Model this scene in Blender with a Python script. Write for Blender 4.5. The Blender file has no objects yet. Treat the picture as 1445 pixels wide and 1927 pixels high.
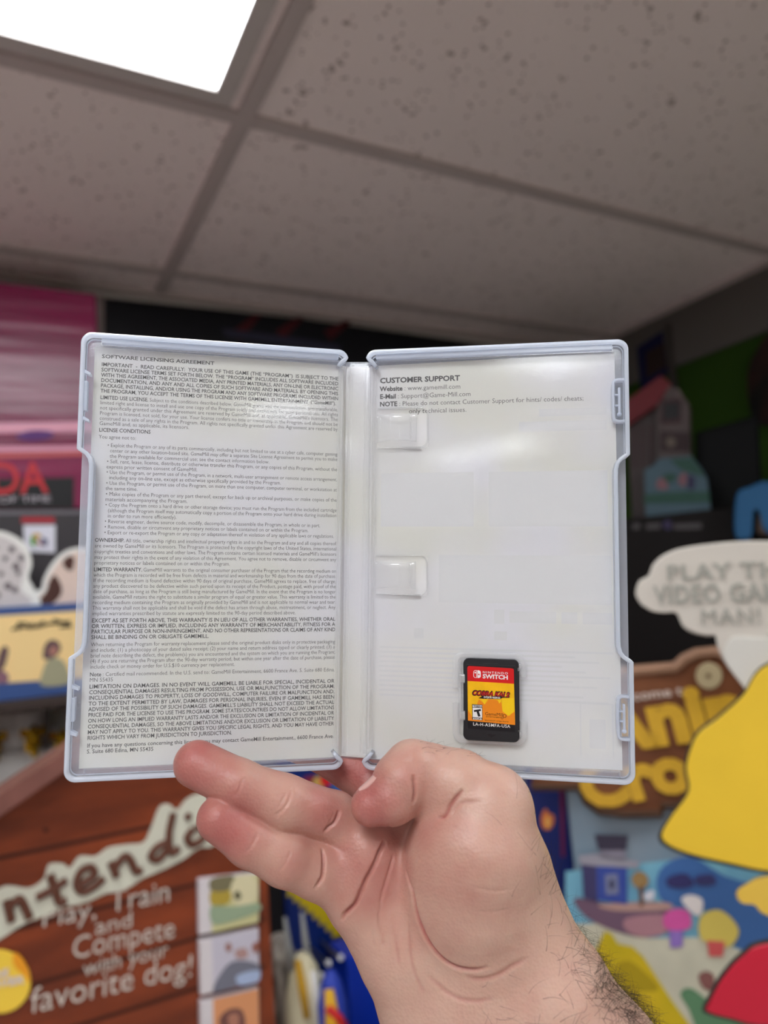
import bpy, bmesh, math, random
import numpy as np
from mathutils import Matrix, Vector

S = bpy.context.scene
COL = S.collection

# ---------------------------------------------------------------- camera, world, lights, exposure
FPX, CX, CY = 1370.0, 722.5, 963.5            # focal length and centre for the 1445 x 1927 frame
def _ray(u, v): return np.array([(u - CX) / FPX, -(v - CY) / FPX, -1.0])
_a = _ray(3278.0, 935.5); _a /= np.linalg.norm(_a)      # along the back wall
_b = _ray(-25.6, 1188.7); _b /= np.linalg.norm(_b)      # straight into the back wall
UP = np.cross(_a, _b); UP /= np.linalg.norm(UP)
if UP[1] < 0: UP = -UP
AX = _a - UP * (_a @ UP); AX /= np.linalg.norm(AX)
AY = np.cross(UP, AX)
RW = np.array([AX, AY, UP])                              # camera axes -> room axes
CAM = np.array([0.0, 0.0, 1.62])
CEIL = 2.45
BACK_Y, RIGHT_X, LEFT_X, FRONT_Y = 1.86, 1.885, -6.0, -7.5

cam_data = bpy.data.cameras.new('camera')
cam_data.sensor_fit = 'VERTICAL'
cam_data.sensor_width = 26.0
cam_data.sensor_height = 34.6
cam_data.lens = FPX / 1927 * 34.6
cam_data.clip_start = 0.02
cam_data.dof.use_dof = True
cam_data.dof.focus_distance = 0.286
cam_data.dof.aperture_fstop = 6.2
cam = bpy.data.objects.new('camera', cam_data)
COL.objects.link(cam)
_m = Matrix.Identity(4)
for i in range(3):
    for j in range(3): _m[i][j] = RW[i][j]
    _m[i][3] = CAM[i]
cam.matrix_world = _m
S.camera = cam

world = bpy.data.worlds.new('world'); S.world = world
world.use_nodes = True
world.node_tree.nodes['Background'].inputs[0].default_value = (0.5, 0.55, 0.6, 1)
world.node_tree.nodes['Background'].inputs[1].default_value = 0.02

S.view_settings.view_transform = 'Standard'
S.view_settings.look = 'None'
S.view_settings.exposure = 0.14
S.view_settings.gamma = 1.0
S.cycles.max_bounces = 10
S.cycles.diffuse_bounces = 5
S.cycles.glossy_bounces = 3
S.cycles.transmission_bounces = 4
S.cycles.transparent_max_bounces = 32
S.cycles.caustics_reflective = False
S.cycles.caustics_refractive = False
S.cycles.sample_clamp_indirect = 4.0
S.cycles.use_denoising = True

PANEL_GLOW = 15.0                # ceiling light diffusers
# the ceiling light panels: (x0, y0) corner, 0.61 m square; the first is the one in view
PANELS = [(-0.26, 0.463), (-0.87, -0.757), (0.96, -0.757), (-2.7, -0.757), (-1.66, -2.58), (0.66, -2.58), (-4.3, -4.75), (-3.69, -4.75),
          (-1.3, -5.2), (0.66, -5.2)]

# ---------------------------------------------------------------- helpers
def lin(c):
    c = c / 255.0
    return c / 12.92 if c <= 0.04045 else ((c + 0.055) / 1.055) ** 2.4
def rgb(r, g, b): return (lin(r), lin(g), lin(b), 1.0)

def mat(name, col, rough=0.6, spec=0.3, coat=0.0, metal=0.0, noise=0.0, nscale=40.0, emit=None, strength=0.0, bump=0.0, bscale=200.0, col2=None, stretch=None):
    m = bpy.data.materials.new(name); m.use_nodes = True
    nt = m.node_tree; b = nt.nodes['Principled BSDF']
    b.inputs['Base Color'].default_value = col
    b.inputs['Roughness'].default_value = rough
    b.inputs['Specular IOR Level'].default_value = spec
    b.inputs['Metallic'].default_value = metal
    b.inputs['Coat Weight'].default_value = coat
    tc = nt.nodes.new('ShaderNodeTexCoord')
    src = tc.outputs['Object']
    if stretch:
        mp = nt.nodes.new('ShaderNodeMapping'); mp.inputs['Scale'].default_value = stretch
        nt.links.new(src, mp.inputs['Vector']); src = mp.outputs['Vector']
    if noise or col2:
        n = nt.nodes.new('ShaderNodeTexNoise'); n.inputs['Scale'].default_value = nscale; n.inputs['Detail'].default_value = 4
        nt.links.new(src, n.inputs['Vector'])
        r = nt.nodes.new('ShaderNodeMapRange'); r.inputs[1].default_value = 0.35; r.inputs[2].default_value = 0.65
        nt.links.new(n.outputs['Fac'], r.inputs[0])
        mx = nt.nodes.new('ShaderNodeMix'); mx.data_type = 'RGBA'
        mx.inputs[6].default_value = col if col2 else tuple(max(0, c * (1 - noise)) for c in col[:3]) + (1,)
        mx.inputs[7].default_value = col2 if col2 else tuple(min(1, c * (1 + noise)) for c in col[:3]) + (1,)
        nt.links.new(r.outputs[0], mx.inputs[0])
        nt.links.new(mx.outputs[2], b.inputs['Base Color'])
    if bump:
        n2 = nt.nodes.new('ShaderNodeTexNoise'); n2.inputs['Scale'].default_value = bscale; n2.inputs['Detail'].default_value = 3
        nt.links.new(src, n2.inputs['Vector'])
        bp = nt.nodes.new('ShaderNodeBump'); bp.inputs['Strength'].default_value = bump; bp.inputs['Distance'].default_value = 0.01
        nt.links.new(n2.outputs['Fac'], bp.inputs['Height'])
        nt.links.new(bp.outputs['Normal'], b.inputs['Normal'])
    if emit:
        b.inputs['Emission Color'].default_value = emit
        b.inputs['Emission Strength'].default_value = strength
    return m

def plastic(name, clear, veil_col, gloss=0.05, rough=0.12, trans=0.5, bump=0.0, bscale=900.0, tint=(0.995, 0.997, 1, 1)):
    """moulded translucent plastic: part clear, part milky (reflecting and passing light), with a gloss"""
    m = bpy.data.materials.new(name); m.use_nodes = True
    nt = m.node_tree; N = nt.nodes; L = nt.links
    N.remove(N['Principled BSDF']); out = N['Material Output']
    t = N.new('ShaderNodeBsdfTransparent'); t.inputs[0].default_value = tint
    d = N.new('ShaderNodeBsdfDiffuse'); d.inputs[0].default_value = veil_col
    tl = N.new('ShaderNodeBsdfTranslucent'); tl.inputs[0].default_value = veil_col
    g = N.new('ShaderNodeBsdfGlossy'); g.inputs['Roughness'].default_value = rough; g.inputs[0].default_value = (1, 1, 1, 1)
    m1 = N.new('ShaderNodeMixShader'); m1.inputs[0].default_value = trans
    L.new(d.outputs[0], m1.inputs[1]); L.new(tl.outputs[0], m1.inputs[2])
    m2 = N.new('ShaderNodeMixShader'); m2.inputs[0].default_value = 1 - clear
    L.new(t.outputs[0], m2.inputs[1]); L.new(m1.outputs[0], m2.inputs[2])
    fr = N.new('ShaderNodeFresnel'); fr.inputs[0].default_value = 1.45
    ml = N.new('ShaderNodeMath'); ml.operation = 'MULTIPLY'; ml.inputs[1].default_value = gloss / 0.034
    L.new(fr.outputs[0], ml.inputs[0]); ml.use_clamp = True
    ge = N.new('ShaderNodeNewGeometry'); ib = N.new('ShaderNodeMath'); ib.operation = 'SUBTRACT'; ib.inputs[0].default_value = 1.0
    L.new(ge.outputs['Backfacing'], ib.inputs[1])
    mk = N.new('ShaderNodeMath'); mk.operation = 'MULTIPLY'; L.new(ml.outputs[0], mk.inputs[0]); L.new(ib.outputs[0], mk.inputs[1]); ml = mk
    m3 = N.new('ShaderNodeMixShader')
    L.new(ml.outputs[0], m3.inputs[0]); L.new(m2.outputs[0], m3.inputs[1]); L.new(g.outputs[0], m3.inputs[2])
    L.new(m3.outputs[0], out.inputs[0])
    if bump:
        tc = N.new('ShaderNodeTexCoord'); n = N.new('ShaderNodeTexNoise'); n.inputs['Scale'].default_value = bscale
        L.new(tc.outputs['Object'], n.inputs['Vector'])
        b = N.new('ShaderNodeBump'); b.inputs['Strength'].default_value = bump; b.inputs['Distance'].default_value = 0.00003
        L.new(n.outputs['Fac'], b.inputs['Height'])
        for s in (g,): L.new(b.outputs[0], s.inputs['Normal'])
    return m

class MB:
    """collects shapes for ONE mesh object"""
    def __init__(s): s.v = []; s.f = []
    def add(s, vs, fs):
        o = len(s.v); s.v += [tuple(map(float, p)) for p in vs]; s.f += [tuple(i + o for i in f) for f in fs]
    def box(s, x0, x1, y0, y1, z0, z1, c=0.0):
        if c <= 0:
            vs = [(x, y, z) for z in (z0, z1) for y in (y0, y1) for x in (x0, x1)]
            s.add(vs, [(0, 2, 3, 1), (4, 5, 7, 6), (0, 1, 5, 4), (2, 6, 7, 3), (0, 4, 6, 2), (1, 3, 7, 5)]); return s
        bm = bmesh.new(); bmesh.ops.create_cube(bm, size=1)
        bmesh.ops.scale(bm, vec=(x1 - x0, y1 - y0, z1 - z0), verts=bm.verts)
        bmesh.ops.translate(bm, vec=((x0 + x1) / 2, (y0 + y1) / 2, (z0 + z1) / 2), verts=bm.verts)
        bmesh.ops.bevel(bm, geom=bm.edges[:], offset=c, segments=2, profile=0.5, affect='EDGES')
        bm.verts.index_update()
        s.add([v.co[:] for v in bm.verts], [[v.index for v in f.verts] for f in bm.faces]); bm.free(); return s
    def prism(s, pts, n, t, c=0.0):
        """polygon pts (3D, planar) pushed back along -n by t, front edge softened by c"""
        n = np.array(n, float); n /= np.linalg.norm(n); P = np.array(pts, float)
        area = sum(np.dot(np.cross(P[i] - P[0], P[i + 1] - P[0]), n) for i in range(1, len(P) - 1))
        if area < 0: P = P[::-1]
        k = len(P)
        if c > 0:
            cen = P.mean(0); d = P - cen; ln = np.linalg.norm(d, axis=1)[:, None]
            F = P - d / np.maximum(ln, 1e-9) * c
            M = P - n * c; B = P - n * t
            s.add(list(F) + list(M) + list(B), [tuple(range(k)), tuple(range(3 * k - 1, 2 * k - 1, -1))]
                  + [(i, k + i, k + (i + 1) % k, (i + 1) % k) for i in range(k)]
                  + [(k + i, 2 * k + i, 2 * k + (i + 1) % k, k + (i + 1) % k) for i in range(k)])
        else:
            B = P - n * t
            s.add(list(P) + list(B), [tuple(range(k)), tuple(range(2 * k - 1, k - 1, -1))]
                  + [(i, k + i, k + (i + 1) % k, (i + 1) % k) for i in range(k)])
        return s
    def tube(s, pts, r, n=8, cap=True):
        P = [Vector(p) for p in pts]; k = len(P)
        R = r if hasattr(r, '__len__') else [r] * k
        o = len(s.v); up = None
        for i in range(k):
            d = (P[min(i + 1, k - 1)] - P[max(i - 1, 0)]).normalized()
            if up is None: up = d.orthogonal().normalized()
            up = (up - d * up.dot(d)); up = up.normalized() if up.length > 1e-9 else d.orthogonal().normalized()
            w = d.cross(up)
            for j in range(n):
                a = 2 * math.pi * j / n
                s.v.append(tuple(P[i] + (up * math.cos(a) + w * math.sin(a)) * R[i]))
        for i in range(k - 1):
            for j in range(n):
                s.f.append((o + i * n + j, o + i * n + (j + 1) % n, o + (i + 1) * n + (j + 1) % n, o + (i + 1) * n + j))
        if cap:
            s.f.append(tuple(o + j for j in range(n - 1, -1, -1))); s.f.append(tuple(o + (k - 1) * n + j for j in range(n)))
        return s
    def ball(s, c, r, seg=16, rings=10, sq=(1, 1, 1)):
        vs = [(c[0], c[1], c[2] + r * sq[2])]; fs = []
        for i in range(1, rings):
            t = math.pi * i / rings
            for j in range(seg):
                a = 2 * math.pi * j / seg
                vs.append((c[0] + r * sq[0] * math.sin(t) * math.cos(a), c[1] + r * sq[1] * math.sin(t) * math.sin(a), c[2] + r * sq[2] * math.cos(t)))
        vs.append((c[0], c[1], c[2] - r * sq[2])); e = len(vs) - 1
        for j in range(seg):
            fs.append((0, 1 + j, 1 + (j + 1) % seg)); fs.append((e, e - 1 - j, e - 1 - (j + 1) % seg))
        for i in range(rings - 2):
            for j in range(seg):
                a = 1 + i * seg + j; b = 1 + i * seg + (j + 1) % seg
                fs.append((a, a + seg, b + seg, b))
        s.add(vs, fs); return s
    def ribbon(s, path, t, z0, z1, ch=0.25, closed=False, side=1):
        """upright wall along a 2D path: outer face on the path, thickness t to its inside, top edges softened"""
        P = np.array(path, float); k = len(P); nr = np.zeros_like(P)
        for i in range(k):
            a = P[(i - 1) % k] if (closed or i > 0) else P[i]; b = P[(i + 1) % k] if (closed or i < k - 1) else P[i]
            m = P[i]
            def nn(p, q):
                d = q - p; l = np.linalg.norm(d); return np.array([-d[1], d[0]]) / l if l > 1e-9 else np.zeros(2)
            n1, n2 = nn(a, m), nn(m, b); n = n1 + n2; l = np.linalg.norm(n)
            n = n / l if l > 1e-9 else n2
            ca = max(0.5, n @ (n2 if np.linalg.norm(n2) > 0 else n1)); nr[i] = n / ca * side
        prof = [(0, z0), (0, z1 - ch), (ch, z1), (t - ch, z1), (t, z1 - ch), (t, z0)]
        vs = [(P[i][0] + nr[i][0] * a, P[i][1] + nr[i][1] * a, z) for i in range(k) for a, z in prof]; m = len(prof); fs = []
        for i in range(k if closed else k - 1):
            for j in range(m):
                a = i * m + j; b = i * m + (j + 1) % m; c = ((i + 1) % k) * m + j; d = ((i + 1) % k) * m + (j + 1) % m
                fs.append((a, b, d, c) if side < 0 else (a, c, d, b))
        if not closed:
            fs.append(tuple(range(m))); fs.append(tuple((k - 1) * m + j for j in range(m - 1, -1, -1)))
        s.add(vs, fs); return s

def obj(name, mb, m, parent=None, smooth=False, local=None):
    me = bpy.data.meshes.new(name); me.from_pydata(mb.v, [], mb.f); me.update()
    me.materials.append(m)
    o = bpy.data.objects.new(name, me); COL.objects.link(o)
    if smooth:
        for p in me.polygons: p.use_smooth = True
    if parent:
        o.parent = parent
    if local is not None: o.matrix_local = local
    return o
def tag(o, label, cat, group=None):
    o['label'] = label; o['category'] = cat
    if group: o['group'] = group
    return o
def thing(name, label, cat, loc=(0, 0, 0), group=None):
    o = bpy.data.objects.new(name, None); COL.objects.link(o); o.location = loc; o.empty_display_size = 0.05
    return tag(o, label, cat, group)
def struct(name, mb, m):
    o = obj(name, mb, m); o['kind'] = 'structure'; return o

def world_of(cam_mm):
    return CAM + RW @ (np.array(cam_mm, float) / 1000.0)
class Plane:
    """an upright (or tilted) plane of the room; at(u, v) is the point of it seen at that pixel"""
    def __init__(s, p, n): s.p = np.array(p, float); s.n = np.array(n, float) / np.linalg.norm(n)
    def at(s, u, v, off=0.0):
        d = RW @ _ray(u, v); t = ((s.p + s.n * off - CAM) @ s.n) / (d @ s.n); return CAM + d * t
    def pts(s, uv, off=0.0): return [s.at(u, v, off) for u, v in uv]
def smooth_loop(pts, n=6):
    P = [np.array(p, float) for p in pts]; k = len(P); out = []
    for i in range(k):
        a, b, c, d = P[i - 1], P[i], P[(i + 1) % k], P[(i + 2) % k]
        for j in range(n):
            t = j / n
            out.append(0.5 * ((2 * b) + (c - a) * t + (2 * a - 5 * b + 4 * c - d) * t * t + (3 * b - a - 3 * c + d) * t ** 3))
    return out
def smooth_open(pts, n=6):
    P = [np.array(p, float) for p in pts]; P = [2 * P[0] - P[1]] + P + [2 * P[-1] - P[-2]]; out = []
    for i in range(1, len(P) - 2):
        a, b, c, d = P[i - 1], P[i], P[i + 1], P[i + 2]
        for j in range(n):
            t = j / n
            out.append(0.5 * ((2 * b) + (c - a) * t + (2 * a - 5 * b + 4 * c - d) * t * t + (3 * b - a - 3 * c + d) * t ** 3))
    out.append(P[-2]); return out
def circle(c, r, n=24, rx=None):
    return [(c[0] + (rx or r) * math.cos(2 * math.pi * i / n), c[1] + r * math.sin(2 * math.pi * i / n)) for i in range(n)]

_dg = None
def text_geo(txt, bold=0.0, spacing=1.0, res=2, shear=0.0):
    """outline letters, size 1: (verts, faces, width)"""
    cu = bpy.data.curves.new('t', 'FONT'); cu.body = txt; cu.size = 1.0; cu.resolution_u = res; cu.offset = bold
    cu.space_character = spacing; cu.shear = shear; cu.fill_mode = 'FRONT'
    o = bpy.data.objects.new('t', cu); COL.objects.link(o)
    dg = bpy.context.evaluated_depsgraph_get(); dg.update()
    me = bpy.data.meshes.new_from_object(o.evaluated_get(dg))
    v = np.array([x.co[:2] for x in me.vertices]) if len(me.vertices) else np.zeros((0, 2))
    f = [tuple(p.vertices) for p in me.polygons]
    bpy.data.objects.remove(o); bpy.data.curves.remove(cu); bpy.data.meshes.remove(me)
    return v, f
def flat_text(mb, txt, frame, size, width=None, bold=0.0, spacing=1.0, squeeze=1.0, shear=0.0, res=2, thick=0.0, centre=False):
    """letters laid in a frame (origin, x axis, y axis, normal); width in the frame's units stretches them to fit"""
    v, f = text_geo(txt, bold, spacing, res, shear)
    if len(v) == 0: return 0
    O, X, Y, Nn = [np.array(q, float) for q in frame]
    w = v[:, 0].max() - min(0, v[:, 0].min()); k = (width / w / size) if width else squeeze
    x = v[:, 0] * size * k; y = v[:, 1] * size
    if centre: x = x - (x.max() + x.min()) / 2
    P = O + x[:, None] * X + y[:, None] * Y
    if thick > 0:
        n = len(P); B = P - Nn * thick
        from collections import Counter
        ec = Counter(); 
        for q in f:
            for i in range(len(q)): ec[(q[i], q[(i + 1) % len(q)])] += 1
        side = [(a, b) for (a, b) in ec if (b, a) not in ec]
        mb.add(np.vstack([P, B]), f + [tuple(i + n for i in q[::-1]) for q in f] + [(b, a, a + n, b + n) for a, b in side])
    else:
        mb.add(P, f)
    return w * size * k
# ---------------------------------------------------------------- the room
M_tile = mat('ceiling_tile', rgb(238, 225, 223), 0.9, 0.1)
def _tile_holes(m):
    nt = m.node_tree; N = nt.nodes; L = nt.links; b = N['Principled BSDF']
    tc = N.new('ShaderNodeTexCoord')
    v = N.new('ShaderNodeTexVoronoi'); v.inputs['Scale'].default_value = 72; v.inputs['Randomness'].default_value = 1
    L.new(tc.outputs['Object'], v.inputs['Vector'])
    n = N.new('ShaderNodeTexNoise'); n.inputs['Scale'].default_value = 30; L.new(tc.outputs['Object'], n.inputs['Vector'])
    th = N.new('ShaderNodeMapRange'); th.inputs[1].default_value = 0.38; th.inputs[2].default_value = 0.7; th.inputs[3].default_value = 0.0; th.inputs[4].default_value = 0.38
    L.new(n.outputs['Fac'], th.inputs[0])
    lt = N.new('ShaderNodeMath'); lt.operation = 'LESS_THAN'; L.new(v.outputs['Distance'], lt.inputs[0]); L.new(th.outputs[0], lt.inputs[1])
    mx = N.new('ShaderNodeMix'); mx.data_type = 'RGBA'; mx.inputs[6].default_value = b.inputs['Base Color'].default_value; mx.inputs[7].default_value = rgb(166, 150, 146)
    L.new(lt.outputs[0], mx.inputs[0]); L.new(mx.outputs[2], b.inputs['Base Color'])
_tile_holes(M_tile)
M_bar = mat('grid_bar', rgb(186, 174, 172), 0.5, 0.3)
M_wall = mat('slat_wall', rgb(214, 210, 208), 0.5, 0.3)
M_shop = mat('shop_wall', rgb(214, 206, 202), 0.8, 0.2)
M_green = mat('green_wall', rgb(44, 70, 18), 0.8, 0.15)
M_soffit = mat('upper_wall', rgb(96, 92, 88), 0.8, 0.2)
M_floor = mat('floor', rgb(206, 196, 190), 0.5, 0.3)

XL = [0.39 - 1.22 * 3, 0.39 - 1.22 * 2, 0.39 - 0.65 - 0.0, 0.39]
YG = [1.107 + 0.614, 1.107] + [1.107 - 0.677 - 0.61 * k for k in range(0, 15)]
XG = [0.385 - 0.675 - 0.61 * k for k in range(0, 6)] + [0.385]
b = MB(); b.box(LEFT_X, RIGHT_X, FRONT_Y, BACK_Y, CEIL + 0.012, CEIL + 0.06); struct('ceiling', b, M_tile)
b = MB()
for y in YG: b.box(LEFT_X, RIGHT_X, y - 0.014, y + 0.014, CEIL + 0.004, CEIL + 0.013)
for x in XG: b.box(x - 0.0145, x + 0.0145, FRONT_Y, BACK_Y, CEIL + 0.003, CEIL + 0.0125)
b.box(LEFT_X, RIGHT_X, BACK_Y - 0.022, BACK_Y, CEIL - 0.003, CEIL + 0.0118)
b.box(RIGHT_X - 0.022, RIGHT_X, FRONT_Y, BACK_Y - 0.022, CEIL - 0.003, CEIL + 0.0118)
struct('trim_1', b, M_bar)
b = MB(); b.box(LEFT_X - 0.1, RIGHT_X + 0.1, FRONT_Y - 0.1, BACK_Y + 0.1, -0.06, 0.0); struct('floor', b, M_floor)
b = MB()
b.box(LEFT_X, RIGHT_X + 0.1, BACK_Y + 0.012, BACK_Y + 0.1, 0, CEIL + 0.06)
z = 0.05
while z < CEIL:
    b.box(LEFT_X, RIGHT_X, BACK_Y, BACK_Y + 0.0125, z, min(z + 0.070, CEIL + 0.01)); z += 0.082
struct('wall_back', b, M_wall)
b = MB(); b.box(RIGHT_X, RIGHT_X + 0.1, FRONT_Y, BACK_Y + 0.012, 0, 2.275); struct('wall_right', b, M_green)
b = MB(); b.box(RIGHT_X - 0.012, RIGHT_X + 0.1, FRONT_Y, BACK_Y, 2.275, CEIL + 0.06); struct('trim_2', b, M_soffit)
b = MB(); b.box(LEFT_X - 0.1, LEFT_X, FRONT_Y, BACK_Y + 0.1, 0, CEIL + 0.06); struct('wall_left', b, M_shop)
b = MB(); b.box(LEFT_X, RIGHT_X, FRONT_Y - 0.1, FRONT_Y, 0, CEIL + 0.06); struct('wall_front', b, M_shop)

M_frame = mat('light_frame', rgb(190, 182, 180), 0.5, 0.3)
M_glow = mat('light_diffuser', rgb(240, 240, 240), 0.6, 0.2, emit=(0.94, 0.98, 1.0, 1), strength=PANEL_GLOW)
M_glow_near = mat('light_diffuser_in_view', rgb(240, 240, 240), 0.6, 0.2, emit=(0.94, 0.98, 1.0, 1), strength=PANEL_GLOW * 0.7)
lab = ['bright square light panel in the tiled ceiling above the open case'] + ['square light panel in the ceiling behind the viewer'] * 20
for i, (x, y) in enumerate(PANELS):
    t = thing('ceiling_light', lab[i], 'ceiling light', (x + 0.305, y + 0.305, CEIL), None if i == 0 else 'ceiling lights behind the viewer')
    f = MB(); w = 0.305
    f.box(-w, w, -w, -w + 0.03, -0.004, 0.011); f.box(-w, w, w - 0.03, w, -0.004, 0.011)
    f.box(-w, -w + 0.03, -w + 0.03, w - 0.03, -0.004, 0.011); f.box(w - 0.03, w, -w + 0.03, w - 0.03, -0.004, 0.011)
    obj('frame', f, M_frame, t)
    g = MB(); g.box(-w + 0.03, w - 0.03, -w + 0.03, w - 0.03, 0.0, 0.008); obj('diffuser', g, M_glow if i else M_glow_near, t)

# ---------------------------------------------------------------- the open game case (mm, case coordinates)
_p = [-11.754, -17.514, -293.68, -.074, -.037, -.006, .243, .138, 6.744]
def _rot(a, b_, c):
    X = np.array([[1, 0, 0], [0, np.cos(a), -np.sin(a)], [0, np.sin(a), np.cos(a)]])
    Y = np.array([[np.cos(b_), 0, np.sin(b_)], [0, 1, 0], [-np.sin(b_), 0, np.cos(b_)]])
    Z = np.array([[np.cos(c), -np.sin(c), 0], [np.sin(c), np.cos(c), 0], [0, 0, 1]])
    return Z @ Y @ X
CASE_R = RW @ _rot(*_p[3:6]); CASE_O = world_of(_p[:3])
def mat4(R, o):
    m = Matrix.Identity(4)
    for i in range(3):
        for j in range(3): m[i][j] = R[i][j]
        m[i][3] = o[i]
    return m
GAP = _p[8] / 2
def side_frame(s):
    a = _p[6] if s < 0 else _p[7]
    X = np.array([np.cos(a), 0, s * np.sin(a)]); Y = np.array([0, 1.0, 0]); Z = np.cross(X, Y)
    return np.array([s * GAP, 0, 0.0]), X, Y, Z
def place(mb, s):
    """half-local mm -> case-local metres; s=-1 the left half, +1 the right half, 0 the spine"""
    P = np.array(mb.v)
    if s:
        O, X, Y, Z = side_frame(s)
        P = O + P[:, :1] * X + P[:, 1:2] * Y + P[:, 2:3] * Z
    mb.v = [tuple(p) for p in P * 0.001]
    return mb
def mirror(mb):
    mb.v = [(-x, y, z) for x, y, z in mb.v]; mb.f = [f[::-1] for f in mb.f]; return mb

M_plate = plastic('clear_plastic', 0.905, rgb(240, 241, 245), gloss=0.03, rough=0.07, trans=0.2, bump=0.25, bscale=1400)
M_rim = plastic('milky_plastic', 0.22, rgb(238, 244, 255), gloss=0.05, rough=0.2, trans=0.5, bump=0.2, bscale=700)
M_fine = plastic('moulded_clear_plastic', 0.88, rgb(244, 246, 250), gloss=0.05, rough=0.12, trans=0.3)
M_holder = plastic('holder_plastic', 0.80, rgb(250, 250, 252), gloss=0.04, rough=0.15, trans=0.2)
M_film = plastic('sleeve_film', 0.78, rgb(225, 230, 246), gloss=0.02, rough=0.1, trans=0.4)

def _paper():
    m = bpy.data.materials.new('insert_paper'); m.use_nodes = True
    nt = m.node_tree; N = nt.nodes; L = nt.links; N.remove(N['Principled BSDF'])
    tc = N.new('ShaderNodeTexCoord'); n = N.new('ShaderNodeTexNoise'); n.inputs['Scale'].default_value = 22; n.inputs['Detail'].default_value = 2
    L.new(tc.outputs['Object'], n.inputs['Vector'])
    mr = N.new('ShaderNodeMapRange'); mr.inputs[1].default_value = 0.38; mr.inputs[2].default_value = 0.62; L.new(n.outputs['Fac'], mr.inputs[0])
    mx = N.new('ShaderNodeMix'); mx.data_type = 'RGBA'; mx.inputs[6].default_value = rgb(238, 237, 228); mx.inputs[7].default_value = rgb(240, 239, 244)
    L.new(mr.outputs[0], mx.inputs[0])
    d = N.new('ShaderNodeBsdfDiffuse'); t = N.new('ShaderNodeBsdfTranslucent')
    L.new(mx.outputs[2], d.inputs[0]); L.new(mx.outputs[2], t.inputs[0])
    ms = N.new('ShaderNodeMixShader'); ms.inputs[0].default_value = 0.10
    L.new(d.outputs[0], ms.inputs[1]); L.new(t.outputs[0], ms.inputs[2]); L.new(ms.outputs[0], N['Material Output'].inputs[0])
    return m
M_paper = _paper()
M_ink = mat('text_ink', rgb(30, 29, 33), 0.8, 0.1)

case = thing('game_case', 'open translucent plastic game case with white printed insert, held up in the hand', 'game case')
case.matrix_world = mat4(CASE_R, CASE_O)

def arc(cx, cy, r, a0, a1, n=8): return [(cx + r * math.cos(math.radians(a0 + (a1 - a0) * i / n)), cy + r * math.sin(math.radians(a0 + (a1 - a0) * i / n))) for i in range(n + 1)]
half = [(3.4, -77.6), (2.2, -79.2), (0.7, -80.4), (0.2, -81.4)] + arc(4.2, -80.5, 4.0, 200, 270, 7) + arc(99.6, -80.3, 4.2, 270, 360, 8)
half += [(103.8, -41), (103.8, -39.3)] + [(103.2, -38.6), (102.0, -37.9), (100.8, -37.0), (99.8, -35.6), (99.3, -33.6), (99.2, -31)]
rim_path = half + [(99.2, 0)] + [(x, -y) for x, y in half[::-1]]
XMAX, YMAX = 102.6, 83.2
def sheet_with_holes(holes, z0, z1, x0, x1, y0, y1):
    xs = sorted({x0, x1} | {h[0] for h in holes} | {h[1] for h in holes}); ys = sorted({y0, y1} | {h[2] for h in holes} | {h[3] for h in holes})
    nx, ny = len(xs), len(ys); mb = MB()
    mb.v = [(x, y, z1) for x in xs for y in ys] + [(x, y, z0) for x in xs for y in ys]; o = nx * ny
    on = lambda i, j: 0 <= i < nx - 1 and 0 <= j < ny - 1 and not any(h[0] <= (xs[i] + xs[i + 1]) / 2 <= h[1] and h[2] <= (ys[j] + ys[j + 1]) / 2 <= h[3] for h in holes)
    I = lambda i, j: i * ny + j
    for i in range(nx - 1):
        for j in range(ny - 1):
            if not on(i, j): continue
            q = [I(i, j), I(i + 1, j), I(i + 1, j + 1), I(i, j + 1)]
            mb.f.append(tuple(q)); mb.f.append(tuple(o + k for k in q[::-1]))
            for (di, dj), (a, c) in zip(((0, -1), (1, 0), (0, 1), (-1, 0)), ((q[0], q[1]), (q[1], q[2]), (q[2], q[3]), (q[3], q[0]))):
                if not on(i + di, j + dj): mb.f.append((c, a, o + a, o + c))
    return mb
CLIPS = [(4.2, 25.6, 44.0, 61.0), (4.2, 25.6, -16.0, 0.4)]
# --- left half
lp = obj('front_cover', place(mirror(sheet_with_holes([], -5.4, -4.4, 1.0, XMAX, -YMAX, YMAX)), -1), M_plate, case)
rb = MB(); rb.ribbon(rim_path, 1.5, -5.6, 0.0, 0.35)
obj('rim', place(mirror(rb), -1), M_rim, lp, True)
led = MB()
led.ribbon([(3.5, 80.2), (97.0, 80.2), (97.0, 82.6)], 0.5, -4.4, -2.6, 0.12, side=1)
led.ribbon([(97.0, -82.6), (97.0, -80.9), (3.5, -80.9)], 0.5, -4.4, -3.0, 0.12, side=-1)
led.box(1.7, 2.7, -77, 77, -4.4, -2.4, 0.2); led.box(3.4, 3.8, -77, 77, -4.4, -3.8, 0.1)
obj('inner_ledge', place(mirror(led), -1), M_fine, lp)
led = MB(); led.box(4.0, 96.6, 80.8, 83.1, -4.4, -1.6, 0.4); obj('top_bright_fill', place(mirror(led), -1), M_rim, lp)  # milky fill added so the top edge looks filled with overhead light
for ya, yb, yc, yd in ((69.3, 65.8, 54.2, 51.2), (-50.0, -54.0, -62.8, -66.8)):
    t = MB()
    t.box(101.0, 102.3, yc, yb, -4.4, -1.2, 0.35)
    for yy in (ya, yd): t.prism([(102.3, yy + 0.9, -1.0), (100.0, yy - 0.4, -1.0), (100.0, yy - 1.4, -1.0), (102.3, yy - 0.6, -1.0)], (0, 0, 1), 3.4, 0.2)
    obj('latch_tab', place(mirror(t), -1), M_rim, lp)
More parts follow.
